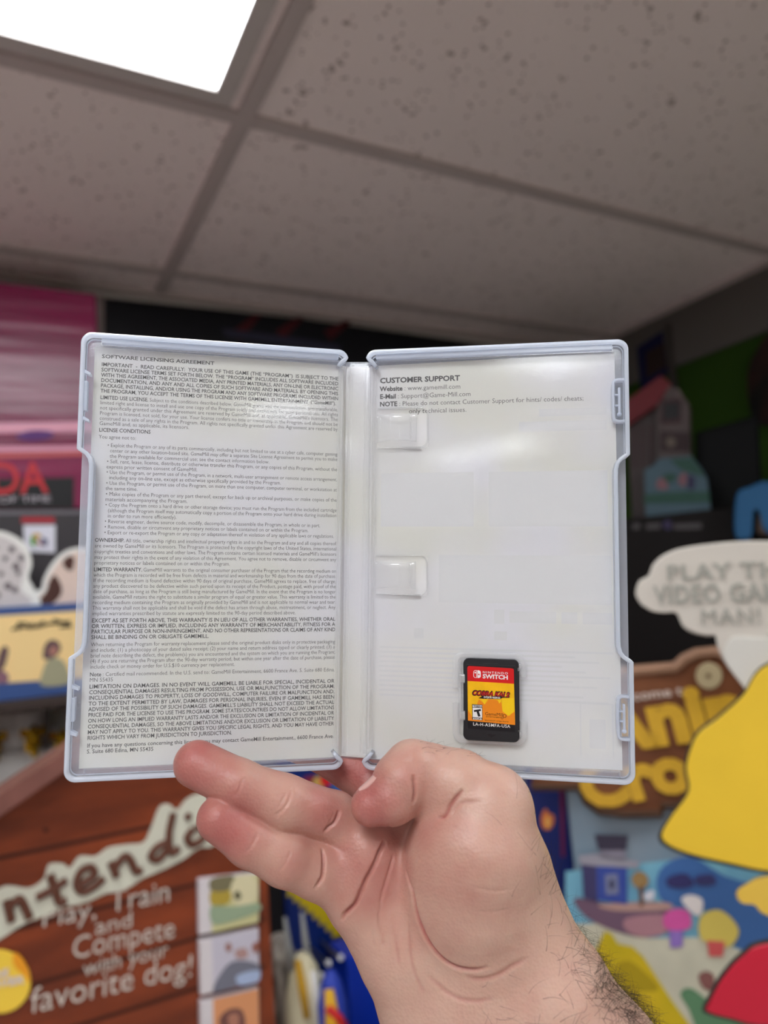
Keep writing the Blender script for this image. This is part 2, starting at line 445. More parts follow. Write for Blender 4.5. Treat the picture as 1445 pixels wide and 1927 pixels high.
# --- right half
rp = obj('back_cover', place(sheet_with_holes(CLIPS, -5.4, -4.4, 1.0, XMAX, -YMAX, YMAX), 1), M_plate, case)
rb = MB(); rb.ribbon(rim_path, 1.5, -5.6, 0.0, 0.35)
obj('rim', place(rb, 1), M_rim, rp, True)
led = MB()
led.ribbon([(3.5, 80.2), (98.4, 80.2), (98.4, 82.6)], 0.5, -4.4, -2.6, 0.12, side=1)
led.ribbon([(98.4, -82.6), (98.4, -81.0), (3.5, -81.0)], 0.5, -4.4, -3.0, 0.12, side=-1)
led.box(1.7, 2.7, -77, 77, -4.4, -2.4, 0.2); led.box(3.4, 3.8, -77, 77, -4.4, -3.8, 0.1)
obj('inner_ledge', place(led, 1), M_fine, rp)
led = MB(); led.box(4.0, 98.0, 80.8, 83.1, -4.4, -1.6, 0.4); obj('top_bright_fill', place(led, 1), M_rim, rp)  # same added fill, brightening the top band like light in the wall
for y0, y1 in ((52.0, 69.4), (-68.8, -51.9)):
    t = MB()
    t.ribbon(smooth_open([(102.2, y0), (99.8, y0), (98.3, y0 + 0.6), (97.6, y0 + 2.2), (97.4, (y0 + y1) / 2), (97.6, y1 - 2.2), (98.3, y1 - 0.6), (99.8, y1), (102.2, y1)], 4), 1.1, -4.4, -1.4, 0.3, side=-1)
    t.box(100.0, 100.9, y0 + 3.2, y1 - 3.4, -4.4, -2.2, 0.25)
    for yy in (y0 + 7.0, y1 - 6.2): t.box(98.4, 100.1, yy - 0.3, yy + 0.3, -4.4, -2.6, 0.1)
    t.ball((100.4, y0 + 3.4, -2.8), 0.9, 10, 8)
    obj('latch', place(t, 1), M_rim, rp)
for x0, x1, y0, y1 in CLIPS:
    t = MB()
    loop = [(x0 + 1.0, y1), (x0, y1 - 1.4), (x0 + 1.0, y1 - 2.4)]
    out = [(x0 + 0.4, y0)] + [(x1 - 3.4, y0)] + arc(x1 - 3.4, y0 + 3.4, 3.4, 270, 360, 6) + arc(x1 - 3.4, y1 - 3.4, 3.4, 0, 90, 6) + [(x0 + 0.4, y1)]
    t.ribbon(out, 0.55, -5.4, -3.9, 0.15)
    # the springy tongue: a wavy sheet rooted at the hinge side
    n, m = 26, 8; ya, yb = y0 + 2.6, y1 - 2.6; vs = []; fs = []
    for lay in (0, 1):
        for i in range(n + 1):
            x = x0 + (x1 - 4.8 - x0) * i / n; tt = i / n
            zz = -4.6 + 2.3 * (0.5 - 0.5 * math.cos(min(1, tt * 2.2) * math.pi)) - (1.1 if tt > 0.55 else 0) * (0.5 - 0.5 * math.cos(min(1, max(0, (tt - 0.55) / 0.4)) * math.pi))
            dy = 1.0 * math.sin(tt * 3.1)
            for j in range(m + 1): vs.append((x, ya + (yb - ya) * j / m + dy * (0.5 - j / m) * 1.2, zz - 0.7 * lay))
    w = m + 1; o = (n + 1) * w
    for i in range(n):
        for j in range(m):
            q = (i * w + j, (i + 1) * w + j, (i + 1) * w + j + 1, i * w + j + 1); fs.append(q); fs.append(tuple(o + k for k in q[::-1]))
        fs.append((i * w, o + i * w, o + (i + 1) * w, (i + 1) * w)); fs.append((i * w + m, (i + 1) * w + m, o + (i + 1) * w + m, o + i * w + m))
    fs.append(tuple(n * w + j for j in range(m + 1)) + tuple(o + n * w + j for j in range(m, -1, -1)))
    t.add(vs, fs)
    t.box(x1 - 7.4, x1 - 6.9, ya + 1.0, yb - 1.0, -3.6, -2.7, 0.1)
    obj('booklet_clip', place(t, 1), M_fine, rp, True)
# cartridge holder
t = MB()
sx0, sx1, sy0, sy1 = 35.9, 64.3, -72.9, -37.6
t.ribbon([(sx0, -51.5)] + [(sx0 + 0.2, -44)] + arc(sx0 + 4, sy1 - 4, 4, 180, 90, 6) + arc(sx1 - 4, sy1 - 4, 4, 90, 0, 6) + [(sx1, -46.5)], 2.6, -4.4, -2.6, 0.7, side=-1)
t.ribbon([(sx0, -57.5), (sx0, -66)] + arc(sx0 + 4, sy0 + 4, 4, 180, 270, 6) + arc(sx1 - 4, sy0 + 4, 4, 270, 360, 6) + [(sx1, -63.5)], 2.6, -4.4, -2.6, 0.7, side=1)
t.box(sx0 + 2.2, sx0 + 3.4, -63.5, -40.5, -4.4, -3.4, 0.3)
for yy in (-47.8, -62.2): t.box(sx0 + 2.4, 41.0, yy - 1.6, yy + 1.6, -4.4, -2.0, 0.5)
for yy in (-42.5, -68.4): t.box(61.0, sx1 - 1.6, yy - 1.0, yy + 1.0, -4.4, -2.2, 0.4)
obj('cartridge_holder', place(t, 1), M_holder, rp)
# spine between the halves
t = MB()
t.box(-5.1, 5.1, -80.6, 80.4, -6.2, -5.5, 0.15)
for x in (-4.3, 4.3): t.box(x - 0.5, x + 0.5, -79.6, 79.6, -5.5, -5.0, 0.2)
for x in (-2.6, 2.6): t.box(x - 0.15, x + 0.15, -79.0, 79.0, -5.5, -5.3)
obj('spine', place(t, 0), M_plate, case)
# sleeve film behind and the printed insert sheet in it (one sheet folded round the spine)
def bent_sheet(zl, edges, thick, m, name, parent):
    OL, XLh, YLh, ZL = side_frame(-1); OR, XRh, YRh, ZR = side_frame(1)
    L_ = [OL + x * XLh + np.array([0, y, 0]) + zl * ZL for x, y in edges[0]]       # outer top, inner top, inner bottom, outer bottom
    R_ = [OR + x * XRh + np.array([0, y, 0]) + zl * ZR for x, y in edges[1]]       # inner top, outer top, outer bottom, inner bottom
    zs = zl - 1.0
    Sp = [np.array([-5.0, L_[1][1], zs]), np.array([5.0, R_[0][1], zs]), np.array([5.0, R_[3][1], zs]), np.array([-5.0, L_[2][1], zs])]
    row_t = [L_[0], L_[1], Sp[0], Sp[1], R_[0], R_[1]]; row_b = [L_[3], L_[2], Sp[3], Sp[2], R_[3], R_[2]]
    V_ = row_t + row_b; back = [p - np.array([0, 0, thick]) for p in V_]
    t = MB(); F_ = []
    for i in range(5): F_ += [(6 + i, 7 + i, 1 + i, i), (12 + i, 13 + i, 19 + i, 18 + i), (i, i + 1, 13 + i, 12 + i), (6 + i, 18 + i, 19 + i, 7 + i)]
    F_ += [(0, 12, 18, 6), (5, 11, 23, 17)]
    t.add([p * 0.001 for p in V_ + back], F_)
    return obj(name, t, m, parent)
insert = bent_sheet(-5.75, ([(-99.7, 80.5), (-1.6, 79.4), (-1.6, -81.0), (-99.6, -81.0)], [(1.5, 79.2), (99.3, 81.0), (100.0, -80.6), (1.5, -81.6)]), 0.12, M_paper, 'cover_insert', case)
bent_sheet(-6.35, ([(-103.0, 83.6), (-1.5, 81.5), (-1.5, -81.9), (-103.0, -83.6)], [(1.5, 81.5), (103.0, 83.6), (103.0, -83.6), (1.5, -81.9)]), 0.1, M_film, 'sleeve', case)

# --- the printing on the insert
def run_line(mb, runs, y, x0, x1, size, squeeze=None):
    geo = [text_geo(tx, bold) for tx, bold in runs]
    gaps = 0.26
    ws = [g[0][:, 0].max() for g in geo]; tot = (sum(ws) + gaps * (len(ws) - 1)) * size
    k = (x1 - x0) / tot if x1 is not None else squeeze
    x = x0
    for (v, f), w in zip(geo, ws):
        mb.add([(x + p[0] * size * k, y + p[1] * size, -5.70) for p in v], f); x += (w + gaps) * size * k
    return k
B, G = 0.014, -0.006
LEGAL = [
 (76.2, -97, -54.0, [('SOFTWARE LICENSING AGREEMENT', B * 1.4)]),
 (72.95, -97, -3.5, [('IMPORTANT  -  READ CAREFULLY:  YOUR USE OF THIS GAME (THE “PROGRAM”)  IS SUBJECT TO THE', B)]),
 (70.85, -97, -3.5, [('SOFTWARE LICENSE TERMS SET FORTH BELOW. THE “PROGRAM” INCLUDES ALL SOFTWARE INCLUDED', B)]),
 (68.75, -97, -3.5, [('WITH THIS AGREEMENT, THE ASSOCIATED MEDIA, ANY PRINTED MATERIALS, ANY ON-LINE OR ELECTRONIC', B)]),
 (66.65, -97, -3.5, [('DOCUMENTATION, AND ANY AND ALL COPIES OF SUCH SOFTWARE AND MATERIALS. BY OPENING THIS', B)]),
 (64.55, -97, -3.5, [('PACKAGE, INSTALLING, AND/OR USING THE PROGRAM AND ANY SOFTWARE PROGRAMS INCLUDED WITHIN', B)]),
 (62.45, -97, -4.4, [('THE PROGRAM, YOU ACCEPT THE TERMS OF THIS LICENSE WITH GAMEMILL ENTERTAINMENT. (“GameMill”).', B)]),
 (59.85, -97, -3.5, [('LIMITED USE LICENSE.', B), ('Subject to the conditions described below, GameMill grants you the non-exclusive, non-transferable,', G)]),
 (57.8, -97, -3.5, [('limited right and license to install and use one copy of the Program solely and exclusively for your personal use. All rights', G)]),
 (55.75, -97, -3.5, [("not specifically granted under this Agreement are reserved by GameMill and, as applicable, GameMill's licensors. The", G)]),
 (53.65, -97, -3.5, [('Program is licensed, not sold, for your use. Your license confers no title or ownership in the Program and should not be', G)]),
 (51.6, -97, -3.5, [('construed as a sale of any rights in the Program. All rights not specifically granted under this Agreement are reserved by', G)]),
 (49.6, -97, -63.2, [('GameMill and, as applicable, its licensors.', G)]),
 (47.05, -97, -77.8, [('LICENSE CONDITIONS', B)]),
 (44.35, -97, -83.2, [('You agree not to:', G)]),
 (41.15, -93.7, -3.5, [('• Exploit the Program or any of its parts commercially, including but not limited to use at a cyber cafe, computer gaming', G)]),
 (39.05, -92.7, -3.5, [('center or any other location-based site. GameMill may offer a separate Site License Agreement to permit you to make', G)]),
 (36.9, -92.7, -31.3, [('the Program available for commercial use; see the contact information below.', G)]),
 (34.8, -93.7, -3.5, [('• Sell, rent, lease, license, distribute or otherwise transfer this Program, or any copies of this Program, without the', G)]),
 (32.7, -93.8, -59.6, [('express prior written consent of GameMill.', G)]),
 (30.6, -93.7, -3.5, [('• Use the Program, or permit use of the Program, in a network, multi-user arrangement or remote access arrangement,', G)]),
 (28.5, -92.7, -26.5, [('including any on-line use, except as otherwise specifically provided by the Program.', G)]),
 (26.35, -93.7, -3.5, [('• Use the Program, or permit use of the Program, on more than one computer, computer terminal, or workstation at', G)]),
 (24.25, -93.8, -82.0, [('the same time.', G)]),
 (22.1, -93.7, -3.5, [('• Make copies of the Program or any part thereof, except for back up or archival purposes, or make copies of the', G)]),
 (20.0, -93.8, -63.0, [('materials accompanying the Program.', G)]),
 (17.85, -93.7, -3.5, [('• Copy the Program onto a hard drive or other storage device; you must run the Program from the included cartridge', G)]),
 (15.7, -92.7, -3.5, [('(although the Program itself may automatically copy a portion of the Program onto your hard drive during installation', G)]),
 (13.6, -92.7, -67.0, [('in order to run more efficiently).', G)]),
 (11.45, -93.7, -10.2, [('• Reverse engineer, derive source code, modify, decompile, or disassemble the Program, in whole or in part.', G)]),
 (9.3, -93.7, -15.0, [('• Remove, disable or circumvent any proprietary notices or labels contained on or within the Program.', G)]),
 (7.15, -93.7, -4.5, [('• Export or re-export the Program or any copy or adaptation thereof in violation of any applicable laws or regulations.', G)]),
 (4.15, -97, -3.4, [('OWNERSHIP.', B), ('All title, ownership rights and intellectual property rights in and to the Program and any and all copies thereof', G)]),
 (2.0, -97, -3.4, [('are owned by GameMill or its licensors. The Program is protected by the copyright laws of the United States, international', G)]),
 (-0.2, -97, -3.4, [("copyright treaties and conventions and other laws. The Program contains certain licensed materials and GameMill's licensors", G)]),
 (-2.4, -97, -3.4, [('may protect their rights in the event of any violation of this Agreement. You agree not to remove, disable or circumvent any', G)]),
 (-4.55, -97, -46.0, [('proprietary notices or labels contained on or within the Program.', G)]),
 (-7.1, -97, -3.4, [('LIMITED WARRANTY.', B), ('GameMill warrants to the original consumer purchaser of the Program that the recording medium on', G)]),
 (-9.2, -97, -3.4, [('which the Program is recorded will be free from defects in material and workmanship for 90 days from the date of purchase.', G)]),
 (-11.3, -97, -3.4, [('If the recording medium is found defective within 90 days of original purchase, GameMill agrees to replace, free of charge,', G)]),
 (-13.4, -97, -3.4, [('any product discovered to be defective within such period upon its receipt of the Product, postage paid, with proof of the', G)]),
 (-15.5, -97, -3.4, [('date of purchase, as long as the Program is still being manufactured by GameMill. In the event that the Program is no longer', G)]),
 (-17.6, -97, -3.4, [('available, GameMill retains the right to substitute a similar program of equal or greater value. This warranty is limited to the', G)]),
 (-19.7, -97, -3.4, [('recording medium containing the Program as originally provided by GameMill and is not applicable to normal wear and tear.', G)]),
 (-21.8, -97, -3.4, [('This warranty shall not be applicable and shall be void if the defect has arisen through abuse, mistreatment, or neglect. Any', G)]),
 (-23.9, -97, -19.6, [('implied warranties prescribed by statute are expressly limited to the 90-day period described above.', G)]),
 (-26.6, -97, -3.4, [('EXCEPT AS SET FORTH ABOVE, THIS WARRANTY IS IN LIEU OF ALL OTHER WARRANTIES, WHETHER ORAL', B)]),
 (-28.7, -97, -3.4, [('OR WRITTEN, EXPRESS OR IMPLIED, INCLUDING ANY WARRANTY OF MERCHANTABILITY, FITNESS FOR A', B)]),
 (-30.8, -97, -3.4, [('PARTICULAR PURPOSE OR NON-INFRINGEMENT, AND NO OTHER REPRESENTATIONS OR CLAIMS OF ANY KIND', B)]),
 (-32.9, -97, -53.4, [('SHALL BE BINDING ON OR OBLIGATE GAMEMILL.', B)]),
 (-35.65, -97, -3.4, [('When returning the Program for warranty replacement please send the original product disks only in protective packaging', G)]),
 (-37.75, -97, -3.4, [('and include: (1) a photocopy of your dated sales receipt; (2) your name and return address typed or clearly printed; (3) a', G)]),
 (-39.85, -97, -3.4, [('brief note describing the defect, the problem(s) you are encountered and the system on which you are running the Program;', G)]),
 (-41.9, -97, -3.4, [('(4) if you are returning the Program after the 90-day warranty period, but within one year after the date of purchase, please', G)]),
 (-44.0, -97, -43.2, [('include check or money order for U.S.$10 currency per replacement.', G)]),
 (-46.9, -97, -3.4, [('Note', B), (': Certified mail recommended. In the U.S. send to: GameMill Entertainment, 6600 France Ave. S. Suite 680 Edina,', G)]),
 (-48.95, -97, -88.6, [('MN 55435', G)]),
 (-51.45, -97, -3.4, [('LIMITATION ON DAMAGES. IN NO EVENT WILL GAMEMILL BE LIABLE FOR SPECIAL, INCIDENTAL OR', B)]),
 (-53.55, -97, -3.4, [('CONSEQUENTIAL DAMAGES RESULTING FROM POSSESSION, USE OR MALFUNCTION OF THE PROGRAM,', B)]),
 (-55.65, -97, -3.4, [('INCLUDING DAMAGES TO PROPERTY, LOSS OF GOODWILL, COMPUTER FAILURE OR MALFUNCTION AND,', B)]),
 (-57.8, -97, -3.4, [('TO THE EXTENT PERMITTED BY LAW, DAMAGES FOR PERSONAL INJURIES, EVEN IF GAMEMILL HAS BEEN', B)]),
 (-59.9, -97, -3.4, [("ADVISED OF THE POSSIBILITY OF SUCH DAMAGES. GAMEMILL'S LIABILITY SHALL NOT EXCEED THE ACTUAL", B)]),
 (-62.0, -97, -3.4, [('PRICE PAID FOR THE LICENSE TO USE THIS PROGRAM. SOME STATES/COUNTRIES DO NOT ALLOW LIMITATIONS', B)]),
 (-64.15, -97, -3.4, [('ON HOW LONG AN IMPLIED WARRANTY LASTS AND/OR THE EXCLUSION OR LIMITATION OF INCIDENTAL OR', B)]),
 (-66.3, -97, -3.4, [('CONSEQUENTIAL DAMAGES, SO THE ABOVE LIMITATIONS AND/OR EXCLUSION OR LIMITATION OF LIABILITY', B)]),
 (-68.4, -97, -3.4, [('MAY NOT APPLY TO YOU. THIS WARRANTY GIVES YOU SPECIFIC LEGAL RIGHTS, AND YOU MAY HAVE OTHER', B)]),
 (-70.5, -97, -43.6, [('RIGHTS WHICH VARY FROM JURISDICTION TO JURISDICTION.', B)]),
 (-73.35, -97, -3.4, [('If you have any questions concerning this license, you may contact GameMill Entertainment., 6600 France Ave.', B * 0.7)]),
 (-75.5, -97, -73.0, [('S. Suite 680 Edina, MN 55435', B * 0.7)]),
]
t = MB()
for y, x0, x1, runs in LEGAL: run_line(t, runs, y, x0, x1, 2.12 if y < 76 else 2.0)
obj('license_text', place(t, -1), M_ink, insert)
t = MB()
run_line(t, [('CUSTOMER SUPPORT', 0.035)], 71.85, 5.15, 38.45, 3.05)
run_line(t, [('Website', 0.03), (': www.gamemill.com', G)], 68.45, 5.15, 38.5, 2.75)
run_line(t, [('E-Mail', 0.03), (': Support@Game-Mill.com', G)], 65.2, 5.15, 42.7, 2.75)
run_line(t, [('NOTE', 0.03), (': Please do not contact Customer Support for hints/ codes/ cheats;', G)], 62.0, 5.15, 87.2, 2.75)
run_line(t, [('only technical issues.', G)], 58.75, 17.35, 41.0, 2.75)
obj('support_text', place(t, 1), M_ink, insert)

# cover printing showing faintly through the paper
t = MB()
def faint(x0, x1, y0, y1): t.add([(x0, y0, -5.735), (x1, y0, -5.735), (x1, y1, -5.735), (x0, y1, -5.735)], [(0, 1, 2, 3)])
for x0, x1, y0, y1 in ((30, 97, -18.5, 0.5), (52, 56, -26.5, -21), (58, 76, -26, -21.5), (78, 84, -26, -21.5), (86, 97, -26, -21.5), (20, 24, -33, -29), (52, 57, -33, -29.5), (84.5, 85, -76, -56), (96.5, 97, -76, -56), (85, 96.5, -56.5, -56), (88, 94, -73, -62),
                       (6, 44, 12, 34), (50, 96, 12, 34), (62, 96, 50, 54), (70, 96, 56, 59)): faint(x0, x1, y0, y1)
for k in range(11): faint(6, 97 - (k * 37) % 23, -36.5 - k * 1.9, -37.3 - k * 1.9)
M_faint = mat('show_through_ink', rgb(231, 231, 232), 0.9, 0.05)
obj('show_through_print', place(t, 1), M_faint, insert)

# ---------------------------------------------------------------- the cartridge in its holder
O, X, Y, Z = side_frame(1)
CR = CASE_R @ np.array([X, Y, Z]).T
c0 = (O + 40.05 * X + (-40.0) * Y + (-4.3) * Z)                 # top left corner of the cartridge, on the holder's floor
cart = thing('game_cartridge', 'small black game cartridge with red and yellow label in the open case', 'game cartridge')
cart.matrix_world = mat4(CR, CASE_O + CASE_R @ (c0 * 0.001))
def q(x, y): return ((x - 268) / 41.6, -(y - 228) / 43.3)
def px(pts): return [q(*p) for p in pts]
def plate(mb, pts, z0, z1, c=0.0): mb.prism([(x, y, z1) for x, y in pts], (0, 0, 1), z1 - z0, c); return mb
def mm(mb): mb.v = [(x * .001, y * .001, z * .001) for x, y, z in mb.v]; return mb
M_shell = mat('cartridge_shell', rgb(33, 33, 37), 0.45, 0.4)
M_red = mat('label_red', rgb(214, 24, 28), 0.35, 0.4)
M_yel = mat('label_yellow', rgb(246, 186, 14), 0.35, 0.4, noise=0.12, nscale=120)
M_org = mat('label_orange', rgb(240, 140, 24), 0.35, 0.4)
M_yel2 = mat('label_bright_yellow', rgb(250, 206, 20), 0.35, 0.4)
M_blk = mat('label_black', rgb(20, 18, 24), 0.35, 0.4)
M_wht = mat('label_white', rgb(240, 238, 238), 0.4, 0.4)
M_brn = mat('label_brown_ink', rgb(70, 36, 10), 0.5, 0.3)
M_crim = mat('label_crimson_ink', rgb(196, 30, 30), 0.4, 0.3)
s_ = MB()
shell_out = arc(2.2, -2.2, 2.2, 90, 180, 6) + [(0.05, -6.0), (0.6, -6.0), (0.6, -9.8), (0.05, -9.8), (0.1, -20.3), (0.7, -20.3), (0.7, -24.1), (0.1, -24.1)] + arc(2.2, -29.2, 2.2, 180, 270, 6) \
    + arc(19.4, -29.2, 2.2, 270, 360, 6) + [(21.6, -27.6), (21.1, -27.6), (21.1, -26.8), (21.6, -26.8), (21.6, -4.6), (21.0, -4.6), (21.0, -2.9), (21.5, -2.9)] + arc(19.4, -2.2, 2.1, 0, 90, 6)
plate(s_, shell_out, 0, 2.2, 0.18)
# raised surround of the label
for x0, x1, y0, y1 in ((1.2, 20.2, -2.75, -2.3), (1.2, 1.6, -27.2, -2.75), (19.9, 20.3, -27.2, -2.75)): s_.box(x0, x1, y0, y1, 2.15, 2.35, 0.05)
s_.box(7.4, 13.6, -2.1, -1.75, 2.15, 2.3, 0.05)
obj('shell', mm(s_), M_shell, cart)
a_ = MB(); plate(a_, px([(640, 1465), (805, 1470), (722, 1525)]), 2.15, 2.26); obj('arrow_mark', mm(a_), M_blk, cart)
lb = MB(); plate(lb, px([(338, 600), (1080, 618), (1098, 1420), (360, 1392), (342, 1370)]), 2.2, 2.3); lab_o = obj('label', mm(lb), M_blk, cart)
yl = MB(); plate(yl, px([(338, 600), (1083, 622), (1098, 1300), (346, 1262)]), 2.3, 2.32); obj('artwork', mm(yl), M_yel, lab_o)
fl = MB()
plate(fl, px([(346, 1262), (345, 1090), (400, 1170), (420, 1230), (520, 900), (620, 980), (680, 890), (790, 900), (880, 940), (900, 1090), (990, 1160), (1090, 1080), (1098, 1300)]), 2.32, 2.335)
obj('flame_artwork', mm(fl), M_org, lab_o)
fl = MB()
plate(fl, px([(560, 900), (650, 905), (610, 985)]), 2.335, 2.345); plate(fl, px([(820, 900), (885, 900), (850, 960)]), 2.335, 2.345)
plate(fl, px([(890, 880), (1085, 860), (1090, 1060), (1010, 1150), (900, 1080)]), 2.335, 2.345)
obj('flame_tips', mm(fl), M_yel2, lab_o)
rd = MB(); plate(rd, px([(338, 604), (335, 385), (343, 362), (365, 352), (1050, 370), (1074, 380), (1082, 400), (1084, 624)]), 2.3, 2.33); red_o = obj('red_band', mm(rd), M_red, cart)
def lt(mb, txt, x0, x1, y, h, bold=0.0, z=2.35, spacing=1.0, shear=0.0):
    a0 = q(x0, y); w = (x1 - x0) / 41.6; sz = h / 43.3 / 0.70
    sl = 0.021
    flat_text(mb, txt, ((a0[0], a0[1], z), (1, -sl, 0), (0.0, 1, 0), (0, 0, 1)), sz, width=w, bold=bold, spacing=spacing, shear=shear, res=3)
w_ = MB()
lt(w_, 'NINTENDO', 582, 985, 464, 34, 0.012, spacing=1.35); lt(w_, 'SWITCH', 582, 985, 548, 68, 0.035)
def rrect(x0, x1, y0, y1, r): return arc(x0 + r, y0 + r, r, 180, 270, 5) + arc(x1 - r, y0 + r, r, 270, 360, 5) + arc(x1 - r, y1 - r, r, 0, 90, 5) + arc(x0 + r, y1 - r, r, 90, 180, 5)
(lx0, ly1), (lx1, ly0) = q(434, 420), q(552, 548); lm = (lx0 + lx1) / 2
left_o = [p for p in arc(lx0 + 0.8, ly1 - 0.8, 0.8, 90, 180, 6) + arc(lx0 + 0.8, ly0 + 0.8, 0.8, 180, 270, 6)] 
w_.ribbon([(lm - 0.1, ly1)] + left_o + [(lm - 0.1, ly0), (lm - 0.1, ly1)], 0.2, 2.33, 2.35, 0.0)
plate(w_, [(lm + 0.12, ly1), (lm + 0.12, ly0)] + arc(lx1 - 0.8, ly0 + 0.8, 0.8, 270, 360, 6) + arc(lx1 - 0.8, ly1 - 0.8, 0.8, 0, 90, 6), 2.33, 2.35)
plate(w_, circle((lx0 + 0.72, ly1 - 0.95), 0.3, 14), 2.33, 2.35)
obj('console_logo', mm(w_), M_wht, red_o)
r_ = MB(); plate(r_, circle((lx1 - 0.72, ly0 + 1.35), 0.32, 14), 2.35, 2.36); obj('logo_dot', mm(r_), M_red, red_o)
k_ = MB(); plate(k_, px([(515, 885), (585, 842), (700, 850), (800, 832), (920, 838), (985, 850), (900, 862), (860, 884), (700, 888), (590, 890)]), 2.345, 2.352)
lt(k_, 'COBRA KAI 2', 408, 1020, 835, 78, 0.10, 2.347, shear=0.3)
obj('title_shadow', mm(k_), M_blk, lab_o)
k_ = MB(); lt(k_, 'COBRA KAI 2', 418, 1008, 830, 66, 0.02, 2.36, shear=0.3); obj('title', mm(k_), M_crim, lab_o)
k_ = MB(); lt(k_, 'DOJOS RISING', 600, 862, 874, 28, 0.03, 2.36); obj('subtitle', mm(k_), M_wht, lab_o)
k_ = MB(); plate(k_, px([(412, 988), (578, 990), (580, 1248), (414, 1242)]), 2.34, 2.35)
rt = obj('rating_box', mm(k_), M_blk, cart)
k_ = MB(); plate(k_, px([(422, 998), (572, 1000), (572, 1036), (422, 1034)]), 2.35, 2.36); plate(k_, px([(422, 1044), (572, 1046), (573, 1206), (423, 1202)]), 2.35, 2.36)
lt(k_, 'ESRB', 424, 572, 1238, 24, 0.03, 2.36)
obj('rating_panel', mm(k_), M_wht, rt)
k_ = MB(); lt(k_, 'TEEN', 430, 566, 1030, 26, 0.04, 2.37)
plate(k_, px([(440, 1085), (552, 1062), (556, 1092), (522, 1100), (548, 1182), (510, 1192), (484, 1108), (446, 1118)]), 2.36, 2.37)
obj('rating_letter', mm(k_), M_blk, rt)
k_ = MB(); lt(k_, 'GameMill', 620, 905, 1160, 52, 0.0, 2.35); lt(k_, 'ENTERTAINMENT', 635, 885, 1192, 18, 0.01, 2.35); lt(k_, 'TM & © 2022 SPT. All Rights Reserved.', 610, 995, 1252, 18, 0.01, 2.35)
gx, gy = q(932, 1160); k_.ribbon([(gx + (0.78 if i % 2 else 0.62) * math.cos(i * math.pi / 10), gy + (0.78 if i % 2 else 0.62) * math.sin(i * math.pi / 10)) for i in range(20)], 0.16, 2.345, 2.352, 0.0, closed=True)
gx, gy = q(893, 1195); k_.ribbon([(gx + (0.5 if i % 2 else 0.4) * math.cos(i * math.pi / 8), gy + (0.5 if i % 2 else 0.4) * math.sin(i * math.pi / 8)) for i in range(16)], 0.12, 2.345, 2.352, 0.0, closed=True)
obj('publisher_logo', mm(k_), M_brn, lab_o)
k_ = MB(); lt(k_, 'LA-H-A5MFA-USA', 426, 1020, 1338, 50, 0.012, 2.32, spacing=1.12); obj('serial_number', mm(k_), M_wht, lab_o)
# ---------------------------------------------------------------- the hand (mm, measured from the lens; one continuous surface)
def cpt(u, v, d): return np.array([(u - CX) / FPX * d, -(v - CY) / FPX * d, -d], dtype=np.float32)
HAND = [   # blend width, chain of (column, row, distance mm, radius mm)
 (9,[(1010,2300,266,27),(850,2010,270,26),(822,1880,272,22),(776,1790,273,20.0),(688,1688,273,15.0)]),     # little finger side of the palm
 (9,[(1240,2300,256,29),(1110,2030,258,29),(1030,1880,264,24),(975,1790,268,20)]),         # radial side of the wrist
 (9,[(1130,2300,261,28),(960,2000,262,27),(900,1850,270,22),(870,1800,278,18),(705,1600,280,12)]),
 (8,[(900,1750,282,18),(735,1545,286,11.5)]),
 (8,[(930,1720,284,18),(800,1510,292,11)]),
 (7,[(930,1800,269,17),(905,1690,264,18.5),(905,1590,263,19.5)]), (8,[(1000,1800,268,18),(952,1640,268,17)]),                         # ball of the thumb
 (6,[(905,1590,262,20),(925,1518,264,14.2)]),
 (3.0,[(925,1518,264,14.2),(865,1477,266.6,12.2),(803,1462,268.3,12.2)]),
 (1.6,[(776,1448,266,10.6),(757,1470,263,10.2),(733,1503,260,8.8),(698,1516,259,7.0)]),
 (-3.5,[(705,1600,280,12),(628,1540,274,9.6),(535,1512,267,10.0),(452,1478,264,8.8),(371,1438,265.5,8.5)]),
 (-3.0,[(690,1680,273,13),(600,1637,268,10.2),(538,1615,263,9.6),(472,1584,260,8.6),(413,1541,259,8.1)]),
 (-3.5,[(735,1545,286,11.5),(712,1475,301,10.2),(600,1405,306,9.5),(505,1375,304,8.5)]),
 (4,[(800,1510,292,11),(800,1420,307,10),(720,1330,309,9),(640,1290,309,8)]),
]
ELL = [
 # k,(u,v,d),(rx,ry,rz) bulges
 (9,(880,1655,264),(23,31,19)),
 (5,(690,1625,270),(12,15,10)),
]
def smin(a,b,k):
    h=np.maximum(k-np.abs(a-b),0)/k
    return np.minimum(a,b)-h*h*k*.25
